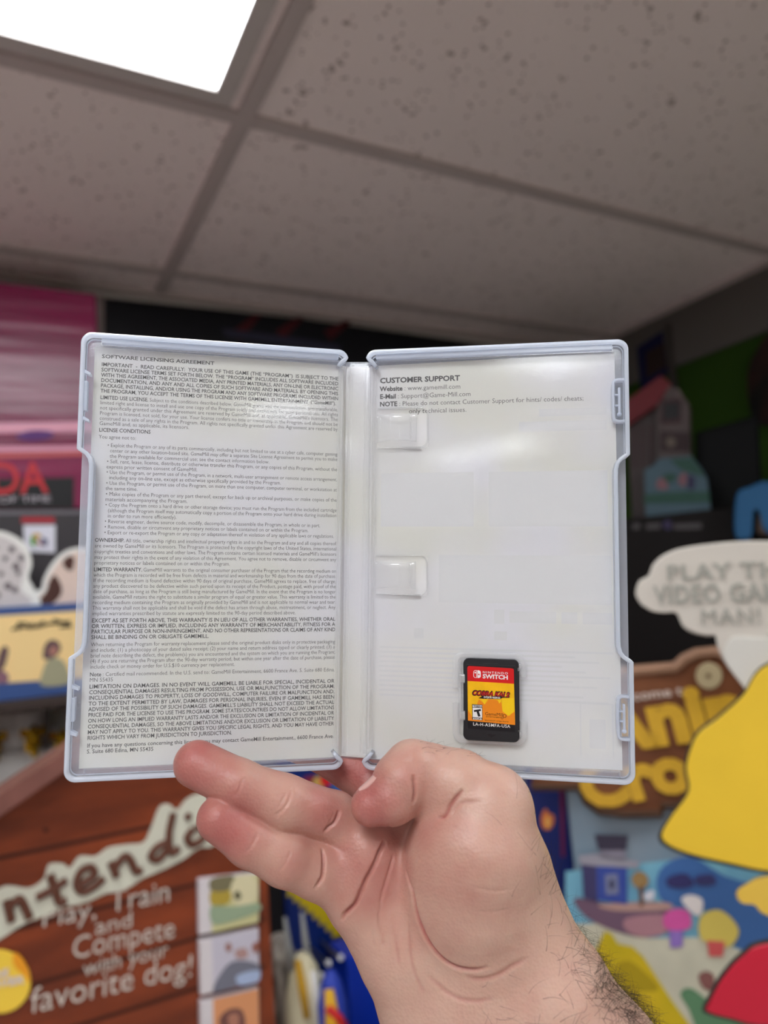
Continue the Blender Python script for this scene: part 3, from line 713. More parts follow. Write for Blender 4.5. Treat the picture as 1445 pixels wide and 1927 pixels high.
def sdf_grid(lo,hi,st):
    ax=[np.arange(lo[i],hi[i],st,dtype=np.float32) for i in range(3)]
    F=np.full([len(a) for a in ax],50.,np.float32)
    def sub(pts,m):
        mn=pts.min(0)-m;mx=pts.max(0)+m
        sl=tuple(slice(max(0,int((mn[i]-lo[i])/st)),max(0,min(len(ax[i]),int((mx[i]-lo[i])/st)+2))) for i in range(3))
        return sl
    G=None
    for k,nodes in HAND:
        if k<0 and G is None: G=F.copy()        # fingers join the palm but stay apart from one another
        P=[cpt(u,v,d) for u,v,d,r in nodes];Rr=[n[3] for n in nodes]
        pts=np.array(P);k_=abs(k);sl=sub(pts,max(Rr)+k_+3)
        if any(s.stop<=s.start for s in sl): continue
        X,Y,Z=np.meshgrid(*[ax[i][sl[i]] for i in range(3)],indexing='ij',sparse=True)
        D=None
        for (a,ra),(b,rb) in zip(zip(P,Rr),zip(P[1:],Rr[1:])):
            ab=b-a;L2=float(ab@ab)
            t=np.clip(((X-a[0])*ab[0]+(Y-a[1])*ab[1]+(Z-a[2])*ab[2])/L2,0,1)
            d=np.sqrt((X-a[0]-t*ab[0])**2+(Y-a[1]-t*ab[1])**2+(Z-a[2]-t*ab[2])**2)-(ra+(rb-ra)*t*t*(3-2*t))
            D=d if D is None else smin(D,d,2.0)
        F[sl]=smin(F[sl],D,k_) if k>0 else smin(F[sl],smin(G[sl],D,k_),0.5)
    for k,c,rr in ELL:
        c=cpt(*c);rr=np.array(rr,np.float32)
        sl=sub(np.array([c-rr,c+rr]),k+3)
        X,Y,Z=np.meshgrid(*[ax[i][sl[i]] for i in range(3)],indexing='ij',sparse=True)
        q=np.sqrt(((X-c[0])/rr[0])**2+((Y-c[1])/rr[1])**2+((Z-c[2])/rr[2])**2)
        F[sl]=smin(F[sl],(q-1)*rr.min(),k)
    return F
def surface_nets(F,lo,st):
    ins=F<0
    n=np.array(F.shape)-1
    c=[ (i,j,k) for i in (0,1) for j in (0,1) for k in (0,1)]
    def cs(A,o): return A[o[0]:o[0]+n[0],o[1]:o[1]+n[1],o[2]:o[2]+n[2]]
    cnt=sum(cs(ins,o).astype(np.int8) for o in c)
    act=(cnt>0)&(cnt<8)
    idx=np.full(act.shape,-1,np.int32);ids=np.argwhere(act);idx[act]=np.arange(len(ids))
    acc=np.zeros((len(ids),3));w=np.zeros(len(ids))
    for a in c:
        for axn in range(3):
            if a[axn]: continue
            b=list(a);b[axn]=1
            fa=F[tuple((ids+a).T)];fb=F[tuple((ids+b).T)]
            m=(fa<0)!=(fb<0)
            t=np.where(m,fa/np.where(m,fa-fb,1),0)
            p=np.array(a,float)+np.outer(t,np.eye(3)[axn])
            acc[m]+=p[m];w[m]+=1
    V=(ids+acc/w[:,None])*st+np.array(lo)
    quads=[]
    for axn in range(3):
        o=[[0,0,0],[0,0,0]]
        s0=[slice(1,n[i]) if i!=axn else slice(0,n[i]) for i in range(3)]
        A=ins[tuple(s0)];s1=list(s0);s1[axn]=slice(1,n[axn]+1);B=ins[tuple(s1)]
        e=np.argwhere(A!=B);off=[1 if i!=axn else 0 for i in range(3)]
        e=e+np.array(off);flip=ins[tuple(e.T)]
        b_,c_=(axn+1)%3,(axn+2)%3
        eb=np.eye(3,dtype=int)[b_];ec=np.eye(3,dtype=int)[c_]
        q=np.stack([idx[tuple((e-eb-ec).T)],idx[tuple((e-ec).T)],idx[tuple(e.T)],idx[tuple((e-eb).T)]],1)
        q[~flip]=q[~flip][:,::-1]
        quads.append(q)
    return V,np.concatenate(quads)

LO, HI, ST = (-85, -286, -324), (134, -54, -226), 0.55
F_ = sdf_grid(LO, HI, ST)
HV, HQ = surface_nets(F_, LO, ST)
for _ in range(3):                                     # light fairing
    acc = np.zeros_like(HV); cn = np.zeros(len(HV))
    for i in range(4):
        a, c = HQ[:, i], HQ[:, (i + 1) % 4]
        np.add.at(acc, a, HV[c]); np.add.at(cn, a, 1); np.add.at(acc, c, HV[a]); np.add.at(cn, c, 1)
    HV = HV * 0.4 + 0.6 * acc / np.maximum(cn, 1)[:, None]
def vnormals(V, Q):
    n = np.zeros_like(V); fn = np.cross(V[Q[:, 2]] - V[Q[:, 0]], V[Q[:, 3]] - V[Q[:, 1]])
    for i in range(4): np.add.at(n, Q[:, i], fn)
    return n / (np.linalg.norm(n, axis=1)[:, None] + 1e-9)
HN = vnormals(HV, HQ)
pu = CX + FPX * HV[:, 0] / -HV[:, 2]; pv = CY - FPX * HV[:, 1] / -HV[:, 2]
front = HN[:, 2] > 0.05
def on_skin(u, v, rad=7):
    m = np.where(front & (np.abs(pu - u) < rad) & (np.abs(pv - v) < rad))[0]
    if len(m) == 0: return None
    return m[np.argmax(HV[m, 2])]
CREASES = [    # depth mm, half width mm, points
 (1.5, 1.1, [(750, 1557), (747, 1593), (756, 1632), (768, 1668), (775, 1717), (788, 1756), (812, 1797), (846, 1824), (885, 1832), (925, 1822)]),
 (1.7, 0.9, [(738, 1553), (733, 1570), (722, 1593), (704, 1632), (669, 1686), (645, 1722), (633, 1743)]),
 (0.9, 0.7, [(749, 1555), (748, 1590), (742, 1620), (735, 1645), (724, 1681), (720, 1710)]),
 (0.95, 0.7, [(760, 1560), (765, 1600), (775, 1640)]), (0.9, 0.7, [(772, 1556), (778, 1590), (785, 1620)]),
 (0.8, 0.8, [(724, 1690), (716, 1740), (715, 1790)]), (0.8, 0.8, [(760, 1700), (764, 1760), (772, 1820), (800, 1880)]),
 (0.6, 0.8, [(690, 1730), (700, 1790)]), (0.7, 0.9, [(735, 1700), (738, 1760), (748, 1830)]),
 (0.7, 0.7, [(463, 1446), (460, 1470), (450, 1490), (437, 1509)]),                        # ring finger joints
 (0.8, 0.7, [(556, 1466), (556, 1482), (546, 1508), (528, 1530), (516, 1553)]), (0.6, 0.6, [(547, 1480), (538, 1500), (524, 1524)]),
 (1.2, 0.8, [(646, 1508), (641, 1530), (629, 1554), (612, 1577)]), (0.5, 0.6, [(640, 1512), (630, 1535), (619, 1555)]),
 (0.7, 0.7, [(492, 1546), (488, 1570), (476, 1590), (456, 1617)]),                        # little finger joints
 (0.6, 0.6, [(556, 1578), (550, 1605), (536, 1630), (522, 1655)]), (0.5, 0.5, [(548, 1600), (530, 1628)]),
 (1.3, 0.8, [(609, 1583), (614, 1600), (615, 1620), (611, 1650), (594, 1687)]),
 (1.2, 0.8, [(781, 1446), (786, 1470), (787, 1500), (783, 1522)]),                        # thumb folds
 (1.2, 0.8, [(812, 1533), (828, 1532), (838, 1516), (855, 1491), (872, 1477)]), (0.8, 0.7, [(842, 1530), (852, 1518), (868, 1503), (908, 1504)]),
 (0.4, 0.6, [(745, 1425), (765, 1428), (785, 1424)]),
 (0.9, 1.3, [(860, 1840), (900, 1850), (960, 1830), (1010, 1790)]), (0.7, 1.1, [(790, 1815), (830, 1860), (880, 1880), (940, 1870)]),
 (0.5, 0.6, [(880, 1675), (930, 1682), (975, 1680)]), (0.45, 0.6, [(885, 1720), (930, 1722), (970, 1716)]),
]
D_ = np.zeros(len(HV))
for dep, hw, uv in CREASES:
    dep *= 1.1 if dep > 1 else 0.65; hw *= 0.72
    ids = [on_skin(*p) for p in smooth_open([(u, v, 0) for u, v in uv], 8) for p in [(p[0], p[1])]]
    P = [HV[i] for i in ids if i is not None]
    med = np.median([p[2] for p in P])
    Q_ = []
    for p in P:                                        # keep to one finger: drop jumps in depth
        near_d = [abs(p[2] - q[2]) for q in P if np.linalg.norm(p[:2] - q[:2]) < 5]
        if np.median(near_d) < 1.8: Q_.append(p)
    if len(Q_) < 4: continue
    P = np.array(Q_)
    P = np.array([P[max(0, i - 3):i + 4].mean(0) for i in range(len(P))])
    near = np.where(front & (HV[:, 0] > P[:, 0].min() - 5) & (HV[:, 0] < P[:, 0].max() + 5) & (HV[:, 1] > P[:, 1].min() - 5) & (HV[:, 1] < P[:, 1].max() + 5))[0]
    best = np.full(len(near), 1e9); par = np.zeros(len(near))
    for i, (a, c) in enumerate(zip(P[:-1], P[1:])):
        ab = c - a; l2 = ab @ ab + 1e-9; w = HV[near] - a
        tt = np.clip(w @ ab / l2, 0, 1); d = np.linalg.norm(w - tt[:, None] * ab, axis=1)
        m = d < best; best[m] = d[m]; par[m] = (i + tt[m]) / (len(P) - 1)
    taper = np.clip(np.minimum(par, 1 - par) * 4.5, 0.0, 1)
    D_[near] = np.maximum(D_[near], dep * taper * np.exp(-(best / hw) ** 2) - dep * 0.05 * taper * np.exp(-((best - 2.6 * hw) / (1.5 * hw)) ** 2) * (best > hw))
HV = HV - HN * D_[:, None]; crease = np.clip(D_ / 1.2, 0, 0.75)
HN = vnormals(HV, HQ)
# redder skin of fingertips, finger bases and the edge of the ball of the thumb; painted shade on the finger behind the case
flush_shade = np.zeros(len(HV))
for (u, v, d), r, k in [((375, 1440, 262), 20, 1.0), ((420, 1545, 256), 20, 1.0), ((700, 1515, 257), 17, 1.0), ((600, 1530, 266), 16, .8), ((530, 1505, 262), 14, .45), ((700, 1610, 268), 24, .75), ((655, 1650, 264), 16, .6),
                        ((765, 1470, 254), 12, .6), ((810, 1620, 246), 26, .4), ((800, 1560, 256), 16, .5), ((560, 1640, 254), 20, .5), ((690, 1470, 292), 22, 1.0), ((600, 1420, 300), 40, 1.0), ((470, 1580, 254), 16, .5)]:
    flush_shade = np.maximum(flush_shade, k * np.exp(-(np.linalg.norm(HV - cpt(u, v, d), axis=1) / r) ** 2))

flush_shade = np.maximum(flush_shade, crease)  # folds get redness and the shade of deep creases as colour

def skin():
    m = mat('skin', rgb(218, 172, 148), 0.40, 0.42)
    nt = m.node_tree; N = nt.nodes; L = nt.links; b = N['Principled BSDF']
    at_ = N.new('ShaderNodeAttribute'); at_.attribute_name = 'flush_shade'
    tc = N.new('ShaderNodeTexCoord')
    n = N.new('ShaderNodeTexNoise'); n.inputs['Scale'].default_value = 90; n.inputs['Detail'].default_value = 5; L.new(tc.outputs['Object'], n.inputs['Vector'])
    ad = N.new('ShaderNodeMath'); ad.operation = 'MULTIPLY_ADD'; ad.inputs[1].default_value = 0.7; ad.inputs[2].default_value = -0.32; L.new(n.outputs['Fac'], ad.inputs[0])
    sm = N.new('ShaderNodeMath'); sm.operation = 'ADD'; sm.use_clamp = True; L.new(ad.outputs[0], sm.inputs[0]); L.new(at_.outputs['Fac'], sm.inputs[1])
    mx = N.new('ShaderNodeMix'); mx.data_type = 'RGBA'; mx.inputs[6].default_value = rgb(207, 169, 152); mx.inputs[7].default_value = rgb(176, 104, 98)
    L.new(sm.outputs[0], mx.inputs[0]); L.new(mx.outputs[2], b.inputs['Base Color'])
    b.inputs['Subsurface Weight'].default_value = 0.2; b.inputs['Subsurface Radius'].default_value = (1.0, 0.35, 0.2); b.inputs['Subsurface Scale'].default_value = 0.0022
    v = N.new('ShaderNodeTexVoronoi'); v.inputs['Scale'].default_value = 900; L.new(tc.outputs['Object'], v.inputs['Vector'])
    n2 = N.new('ShaderNodeTexNoise'); n2.inputs['Scale'].default_value = 320; n2.inputs['Detail'].default_value = 4; L.new(tc.outputs['Object'], n2.inputs['Vector'])
    a2 = N.new('ShaderNodeMath'); a2.operation = 'ADD'; L.new(v.outputs['Distance'], a2.inputs[0]); L.new(n2.outputs['Fac'], a2.inputs[1])
    bp = N.new('ShaderNodeBump'); bp.inputs['Strength'].default_value = 0.2; bp.inputs['Distance'].default_value = 0.0006
    mp = N.new('ShaderNodeMapping'); mp.inputs['Rotation'].default_value = (0.0, 0.55, 0.0); mp.inputs['Scale'].default_value = (0.35, 1.0, 2.2)
    L.new(tc.outputs['Object'], mp.inputs['Vector'])
    n3 = N.new('ShaderNodeTexNoise'); n3.inputs['Scale'].default_value = 210; n3.inputs['Detail'].default_value = 3; L.new(mp.outputs['Vector'], n3.inputs['Vector'])
    a3 = N.new('ShaderNodeMath'); a3.operation = 'MULTIPLY_ADD'; a3.inputs[1].default_value = 1.6; L.new(n3.outputs['Fac'], a3.inputs[0]); L.new(a2.outputs[0], a3.inputs[2])
    L.new(a3.outputs[0], bp.inputs['Height']); L.new(bp.outputs[0], b.inputs['Normal'])
    return m
M_skin = skin()
HO = world_of(cpt(1000, 1880, 265))
def to_local(P): return (RW @ (np.array(P, float).T / 1000)).T + CAM - HO
hb = MB(); hb.v = [tuple(p) for p in to_local(HV)]; hb.f = [tuple(int(i) for i in q_) for q_ in HQ]
hand = obj('person', hb, M_skin, None, True); hand.location = HO
tag(hand, 'bare right hand and hairy wrist gripping the open case, thumb in front', 'person')
al = hand.data.attributes.new('flush_shade', 'FLOAT', 'POINT'); al.data.foreach_set('value', flush_shade.astype(np.float32))
# thumb nail: a thin curved plate along the upper edge of the thumb tip
nl = MB()
nu, nv = 9, 6
na, nb = cpt(746, 1486, 261), cpt(697, 1516, 259)            # along the bone of the thumb tip
ra_, rb_ = 9.5, 7.25
d1 = (nb - na) / np.linalg.norm(nb - na)
outw = np.array([-0.50, 0.80, -0.42]); outw -= d1 * (outw @ d1); outw /= np.linalg.norm(outw)
acr = np.cross(d1, outw)
top, bot = [], []
for i in range(nu + 1):
    for j in range(nv + 1):
        t_ = i / nu * 1.1; ph = (j / nv - 0.5) * math.radians(84) * (1 - 0.2 * max(0, t_ - 0.9) / 0.2)
        r_ = ra_ + (rb_ - ra_) * t_ + 0.12 - 0.25 * abs(j / nv - 0.5) ** 2
        p = na + (nb - na) * t_ + (outw * math.cos(ph) + acr * math.sin(ph)) * r_
        top.append(p); bot.append(p - outw * 0.8)
w_ = nv + 1; o_ = len(top); fs = []
for i in range(nu):
    for j in range(nv):
        a = (i * w_ + j, (i + 1) * w_ + j, (i + 1) * w_ + j + 1, i * w_ + j + 1); fs.append(a); fs.append(tuple(o_ + k for k in a[::-1]))
    for j, fl_ in ((0, 0), (nv, 1)):
        a = (i * w_ + j, (i + 1) * w_ + j, o_ + (i + 1) * w_ + j, o_ + i * w_ + j); fs.append(a if fl_ else a[::-1])
for i in (0, nu):
    for j in range(nv): fs.append((i * w_ + j, i * w_ + j + 1, o_ + i * w_ + j + 1, o_ + i * w_ + j))
nl.add(to_local(top + bot), fs)
M_nail = mat('nail', rgb(214, 168, 160), 0.25, 0.5)
obj('thumb_nail', nl, M_nail, hand, True)
# hair of the wrist, forearm and thumb knuckle
rng = np.random.default_rng(7)
hr = MB()
def edge_u(v): return np.interp(v, [1480, 1566, 1655, 1699, 1734, 1770, 1805, 1841, 1872, 1903, 1930], [985, 1014, 1027, 1041, 1058, 1080, 1103, 1125, 1151, 1173, 1190])
dist_e = edge_u(pv) - pu
wgt = np.zeros(len(HV))
sel = (pv > 1480) & (pu > 800) & (HN[:, 2] > -0.75)
wgt[sel] = np.exp(-np.abs(dist_e[sel]) / 26) * np.interp(pv[sel], [1480, 1640, 1740, 1790, 1850, 1930, 2100], [0.10, 0.16, 0.4, 1.0, 2.6, 3.6, 3.6])
low = (pv > 1800) & (pu > 905) & (HN[:, 2] > -0.2)
wgt[low] += 0.16 * np.interp(pv[low] + 0.35 * (pu[low] - 1000), [1780, 1900, 1990], [0.0, 0.7, 1.4])
kn = (pv < 1432) & (pu > 785) & (pu < 905) & (HV[:, 2] > -292)
wgt[kn] += 0.22
wgt /= wgt.sum()
def hair(i, ln, r, curl):
    p = HV[i].copy(); n = HN[i]
    base = np.array([0.55, 0.25, 0.1]) if pv[i] > 1700 else np.array([0.25, 0.8, 0.2])
    if pv[i] < 1440: base = np.array([0.5, 0.5, 0.4])
    g = base + rng.normal(0, 0.45, 3)
    g = g - n * (g @ n); g /= np.linalg.norm(g) + 1e-9
    d = g * 0.85 + n * rng.uniform(0.25, 0.65); d /= np.linalg.norm(d)
    bend = np.cross(d, n) * rng.normal(0, curl) - n * rng.uniform(0.05, 0.22)
    pts = []; k = 6
    for s in range(k):
        pts.append(p.copy()); p = p + d * ln / (k - 1); d = d + bend / (k - 1) * 1.6; d /= np.linalg.norm(d)
    hr.tube(to_local(pts), [r * 0.001 * (1 - 0.75 * s / (k - 1)) for s in range(k)], 3, False)
for i in rng.choice(len(HV), 3600, p=wgt):
    kn_ = pv[i] < 1440
    hair(i, rng.uniform(2.5, 5) if kn_ else rng.uniform(4, 12), rng.uniform(0.03, 0.055) * (1.3 if pv[i] > 1780 else 1), 0.5)
M_hair = mat('arm_hair', rgb(44, 32, 26), 0.5, 0.3)
hair_o = obj('arm_hair', hr, M_hair, hand); hair_o['kind'] = 'stuff'
# ---------------------------------------------------------------- the shop behind
HEAD = RW @ np.array([0, 0, -1.0]); HEAD[2] = 0; HEAD /= np.linalg.norm(HEAD)
def turned(deg):
    a = math.radians(-deg); return np.array([HEAD[0] * math.cos(a) - HEAD[1] * math.sin(a), HEAD[0] * math.sin(a) + HEAD[1] * math.cos(a), 0])
def facing(dist, deg, yaw=None):
    d = turned(deg); return Plane(CAM + d * dist, -turned(deg if yaw is None else yaw))
def wallplane(y): return Plane((0, y, 0), (0, -1, 0))
def board(mb, pl, uv, t=0.004, off=0.0, c=0.0): mb.prism(pl.pts(uv, off), pl.n, t, c); return mb
def words(mb, pl, txt, p0, p1, h, off, t=0.0006, bold=0.0, shear=0.0, res=3, spacing=1.0):
    a, b_ = pl.at(*p0, off), pl.at(*p1, off); X = b_ - a; w = np.linalg.norm(X); X /= w; Y = np.cross(pl.n, X)
    hh = np.linalg.norm(pl.at(p0[0], p0[1] - h, off) - a) / 0.70
    flat_text(mb, txt, (a, X, Y, pl.n), hh, width=w, bold=bold, thick=t, shear=shear, res=res, spacing=spacing)
def down(pl, u, v, z, off=0.0): p = pl.at(u, v, off); return np.array([p[0], p[1], z])
def flat(name, r, g, b_, rough=0.55, **k): return mat(name, rgb(r, g, b_), rough, 0.3, **k)
def local(o_thing, mb):
    L_ = np.array(o_thing.location[:]); mb.v = [(x - L_[0], y - L_[1], z - L_[2]) for x, y, z in mb.v]; return mb
def part(name, mb, m, t, parent=None, smooth=False): return obj(name, local(t, mb), m, parent or t, smooth)
def based(name, label, cat, p, group=None): return thing(name, label, cat, tuple(float(c) for c in p), group)

M_black = flat('black_card', 22, 20, 24, 0.5)
M_white = flat('white_card', 226, 224, 222, 0.5)
M_dark = flat('dark_board', 40, 30, 26, 0.6)

# ---- left: shelf, boxes and cut-outs against the slatted wall
PY = wallplane(1.62)
zs = PY.at(60, 1314)[2]
sh = MB(); sh.box(-1.3, 0.3, 1.60, BACK_Y - 0.001, zs - 0.022, zs, 0.003)
t = based('wall_shelf', 'dark shelf on the slatted wall carrying the yellow box and the dark console boxes', 'shelf', (-0.4, 1.73, zs))
part('shelf_board', sh, flat('shelf_board', 58, 46, 42), t)
for x in (-1.1, 0.1):
    br = MB(); br.prism([(x, BACK_Y - 0.001, zs - 0.022), (x, 1.66, zs - 0.022), (x, BACK_Y - 0.001, zs - 0.14)], (1, 0, 0), 0.006); part('bracket', br, M_dark, t)

# the yellow box
x0, x1 = PY.at(-150, 1220)[0], PY.at(210, 1220)[0]
zt = PY.at(60, 1139)[2]
t = based('toy_box', 'long yellow and blue box with dark script standing on the wall shelf', 'box', ((x0 + x1) / 2, 1.66, zs))
b = MB(); b.box(x0, x1, 1.62, 1.705, zs, zt, 0.003); body = part('carton', b, flat('box_blue', 58, 84, 140), t)
b = MB(); board(b, PY, [(-150, 1168), (205, 1146), (205, 1272), (-150, 1296)], 0.0006, 0.0008); part('yellow_panel', b, flat('box_yellow', 246, 212, 150), t)
b = MB()
for pts in ([(22, 1186), (45, 1172), (62, 1180), (84, 1170)], [(30, 1180), (70, 1180), (92, 1174), (132, 1170)], [(36, 1170), (34, 1186)], [(62, 1172), (55, 1184)], [(100, 1166), (132, 1176)], [(112, 1180), (135, 1178)]):
    b.tube([PY.at(u, v, 0.001) for u, v in pts], 0.0028, 6)
part('script', b, flat('script_ink', 84, 74, 58), t)
b = MB(); board(b, PY, smooth_loop([(78, 1290), (82, 1258), (92, 1240), (108, 1238), (120, 1246), (128, 1262), (130, 1286)], 4), 0.0006, 0.0016); part('green_figure', b, flat('figure_green', 164, 160, 132), t)
b = MB(); board(b, PY, smooth_loop([(82, 1240), (84, 1215), (96, 1204), (110, 1208), (114, 1222), (104, 1236)], 4), 0.0006, 0.0017); part('dark_hair', b, flat('figure_hair', 104, 80, 82), t)
b = MB(); board(b, PY, smooth_loop([(-8, 1270), (-2, 1230), (8, 1216), (16, 1222), (12, 1244), (6, 1258)], 4), 0.0006, 0.0017); part('dark_hair', b, flat('figure_hair_dark', 104, 80, 82), t)
b = MB(); board(b, PY, smooth_loop([(92, 1228), (100, 1216), (108, 1222), (102, 1234)], 4), 0.0006, 0.0026); part('figure_face', b, flat('figure_skin', 180, 124, 112), t)
b = MB(); board(b, PY, smooth_loop([(-10, 1280), (4, 1262), (16, 1272), (14, 1284), (0, 1286)], 4), 0.0006, 0.0018); part('violet_dress', b, flat('figure_violet', 140, 100, 116), t)

# boxes behind it: the dark console box and the pink wrapped box on top
PB = wallplane(1.72)
zc = PB.at(60, 958)[2]; zp = PB.at(60, 903)[2]; ztop = PB.at(90, 541)[2]
xa, xb = PB.at(-170, 1000)[0], PB.at(186, 700)[0]
t = based('console_box', 'dark grey console box with a white emblem square, under the pink wrapped box', 'box', ((xa + xb) / 2, 1.78, zs))
b = MB(); b.box(xa, xb + 0.05, 1.72, 1.845, zs, zc, 0.004); part('carton', b, flat('console_box', 62, 58, 62, 0.35), t)
b = MB(); board(b, PB, [(-140, 962), (190, 960), (190, 966), (-140, 970)], 0.001, 0.0012); part('grey_stripe', b, flat('stripe_grey', 120, 114, 122), t)
b = MB(); board(b, PB, [(40, 973), (102, 973), (103, 984), (40, 984)], 0.001, 0.0012); part('red_stripe', b, flat('stripe_red', 178, 50, 62), t)
b = MB(); board(b, PB, [(44, 988), (104, 988), (104, 1040), (46, 1038)], 0.002, 0.0022); em = part('emblem_square', b, flat('emblem_white', 228, 226, 238), t)
for nm, c, uv in (('emblem_green', (74, 160, 40), [(58, 1008), (66, 1012), (66, 1030), (58, 1024)]), ('emblem_yellow', (214, 164, 40), [(60, 1007), (70, 1003), (78, 1008), (70, 1014)]),
                  ('emblem_red', (178, 96, 60), [(66, 1012), (78, 1022), (78, 1028), (66, 1018)]), ('emblem_blue', (96, 92, 130), [(78, 1010), (90, 1016), (88, 1028), (78, 1026)])):
    b = MB(); board(b, PB, uv, 0.001, 0.0034); part('emblem_mark', b, flat(nm, *c), t, em)

M_pinkw = mat('pink_wrap', rgb(140, 30, 80), 0.26, 0.35, coat=0.12, bump=0.35, bscale=11, stretch=(0.22, 0.22, 2.6), col2=rgb(112, 26, 66), nscale=6)
t = based('wrapped_box', 'tall pink box in shiny shrink wrap, below the ceiling at left', 'box', ((xa + xb) / 2, 1.78, zc))
b = MB(); b.box(xa, xb, 1.72, 1.845, zc, ztop, 0.006); body = part('wrapped_carton', b, M_pinkw, t)
b = MB(); board(b, PB, [(-170, 906), (139, 898), (139, 956), (-170, 956)], 0.001, 0.0012); part('black_band', b, M_black, t)
b = MB()
words(b, PB, 'ZELDA', (-150, 934), (92, 926), 62, 0.0026, 0.0008, 0.012, spacing=0.95); part('title', b, flat('title_red', 200, 40, 50, 0.4), t)
b = MB(); words(b, PB, 'OCARINA OF TIME', (-140, 950), (96, 944), 13, 0.0030, 0.0006, 0.0); part('subtitle', b, flat('subtitle_grey', 190, 180, 190), t)
b = MB(); board(b, PB, [(-170, 800), (186, 793), (186, 812), (-170, 818)], 0.001, 0.0010); board(b, PB, [(-170, 842), (186, 838), (186, 848), (-170, 853)], 0.001, 0.0010); part('pale_stripe', b, mat('stripe_pink', rgb(226, 150, 176), 0.25, 0.5, coat=0.5), t)
b = MB(); board(b, PB, smooth_loop([(30, 820), (60, 810), (100, 813), (90, 826), (50, 829)], 4), 0.001, 0.0012); part('purple_shape', b, flat('stripe_purple', 96, 50, 120), t)
b = MB(); board(b, PB, [(-170, 858), (186, 850), (186, 856), (-170, 866)], 0.001, 0.0010); part('orange_stripe', b, flat('stripe_orange', 216, 104, 100), t)

# dog cut-outs standing on the yellow box
PD = wallplane(1.65)
M_cut = flat('cutout_white', 236, 234, 230)
t = based('dog_cutout', 'white-edged cardboard cut-out of a spotted dog on the yellow box', 'cutout', PD.at(20, 1140))
b = MB(); board(b, PD, smooth_loop([(-90, 1143), (-80, 1060), (-50, 1010), (-5, 999), (30, 1010), (52, 1030), (60, 1060), (54, 1085), (60, 1100), (74, 1125), (72, 1142), (20, 1143)], 5), 0.004, 0.0, 0.001); part('cutout', b, M_cut, t)
b = MB(); board(b, PD, smooth_loop([(-80, 1138), (-72, 1062), (-45, 1018), (-4, 1008), (26, 1020), (44, 1040), (50, 1060), (44, 1084), (40, 1110), (60, 1130), (40, 1139)], 5), 0.0006, 0.0008); part('dog_print', b, flat('dog_white', 206, 198, 198), t)
b = MB()
for c, r in (((10, 1051), 5), ((22, 1034), 6), ((30, 1066), 7), ((34, 1078), 5), ((15, 1103), 7), ((-10, 1030), 6), ((2, 1080), 5), ((28, 1110), 6), ((-6, 1120), 7), ((40, 1050), 6)): board(b, PD, circle(c, r, 12), 0.0006, 0.0016)
part('spots', b, flat('dog_spot', 96, 84, 90), t)
t = based('dog_cutout', 'white-edged cardboard cut-out of a brown and white dog, beside the case edge', 'cutout', PD.at(110, 1140))
b = MB(); board(b, PD, smooth_loop([(58, 1142), (62, 1116), (78, 1108), (82, 1090), (98, 1060), (125, 1036), (160, 1030), (190, 1040), (205, 1080), (200, 1141)], 5), 0.004, -0.006, 0.001); part('cutout', b, M_cut, t)
b = MB(); board(b, PD, smooth_loop([(66, 1140), (86, 1112), (90, 1092), (104, 1066), (128, 1044), (160, 1038), (186, 1048), (198, 1082), (194, 1138)], 5), 0.0006, -0.0052); part('dog_print', b, flat('dog_cream', 226, 202, 190), t)
b = MB(); board(b, PD, smooth_loop([(66, 1140), (86, 1114), (92, 1096), (102, 1082), (114, 1098), (116, 1116), (104, 1132), (90, 1140)], 5), 0.0006, -0.0044)
board(b, PD, smooth_loop([(118, 1058), (130, 1046), (140, 1052), (136, 1072), (126, 1072)], 5), 0.0006, -0.0044); part('brown_patch', b, flat('dog_brown', 78, 46, 38), t)

# gold ornaments hanging from slat hooks
PG = wallplane(BACK_Y - 0.03)
M_gold = mat('gold_foil', rgb(212, 170, 44), 0.25, 0.5, metal=0.9)
M_metal = mat('hook_metal', rgb(190, 190, 190), 0.3, 0.5, metal=1.0)
orn = []
b = MB()
random.seed(3)
for k in range(14):
    a = random.uniform(0, 6.28); r = random.uniform(0.0, 0.012); z_ = -0.006 - k * 0.0042
    b.ball((r * math.cos(a), 0.6 * r * math.sin(a), z_), random.uniform(0.006, 0.0105), 7, 5, (1, .7, 1.2))
for s in (-1, 1): b.prism([(0, 0, -0.012), (s * 0.024, 0.0, -0.002), (s * 0.027, 0.0, -0.018), (s * 0.012, 0, -0.026)], (0, -1, 0), 0.004)
p0 = PG.at(62, 1366)
t = based('hanging_ornament', 'crumpled gold ornament on the slatted wall, left of the case', 'ornament', p0, 'gold ornaments on the slatted wall')
body = obj('gold_body', b, M_gold, t)
h_ = MB(); h_.tube([(0, 0.029, 0.0), (0, 0.004, 0.004), (0, 0.0, 0.0), (0, 0.0, -0.008)], 0.0012, 6); hook = obj('hook', h_, M_metal, t)
for lab_, uv in (('crumpled gold ornament on the slatted wall, half hidden by the corner of the case', (118, 1372)), ('crumpled gold ornament at the left edge of the photo', (-12, 1376))):
    r = t.copy(); COL.objects.link(r); r.location = PG.at(*uv); r['label'] = lab_
    for ch in list(t.children):
        c = ch.copy(); COL.objects.link(c); c.parent = r

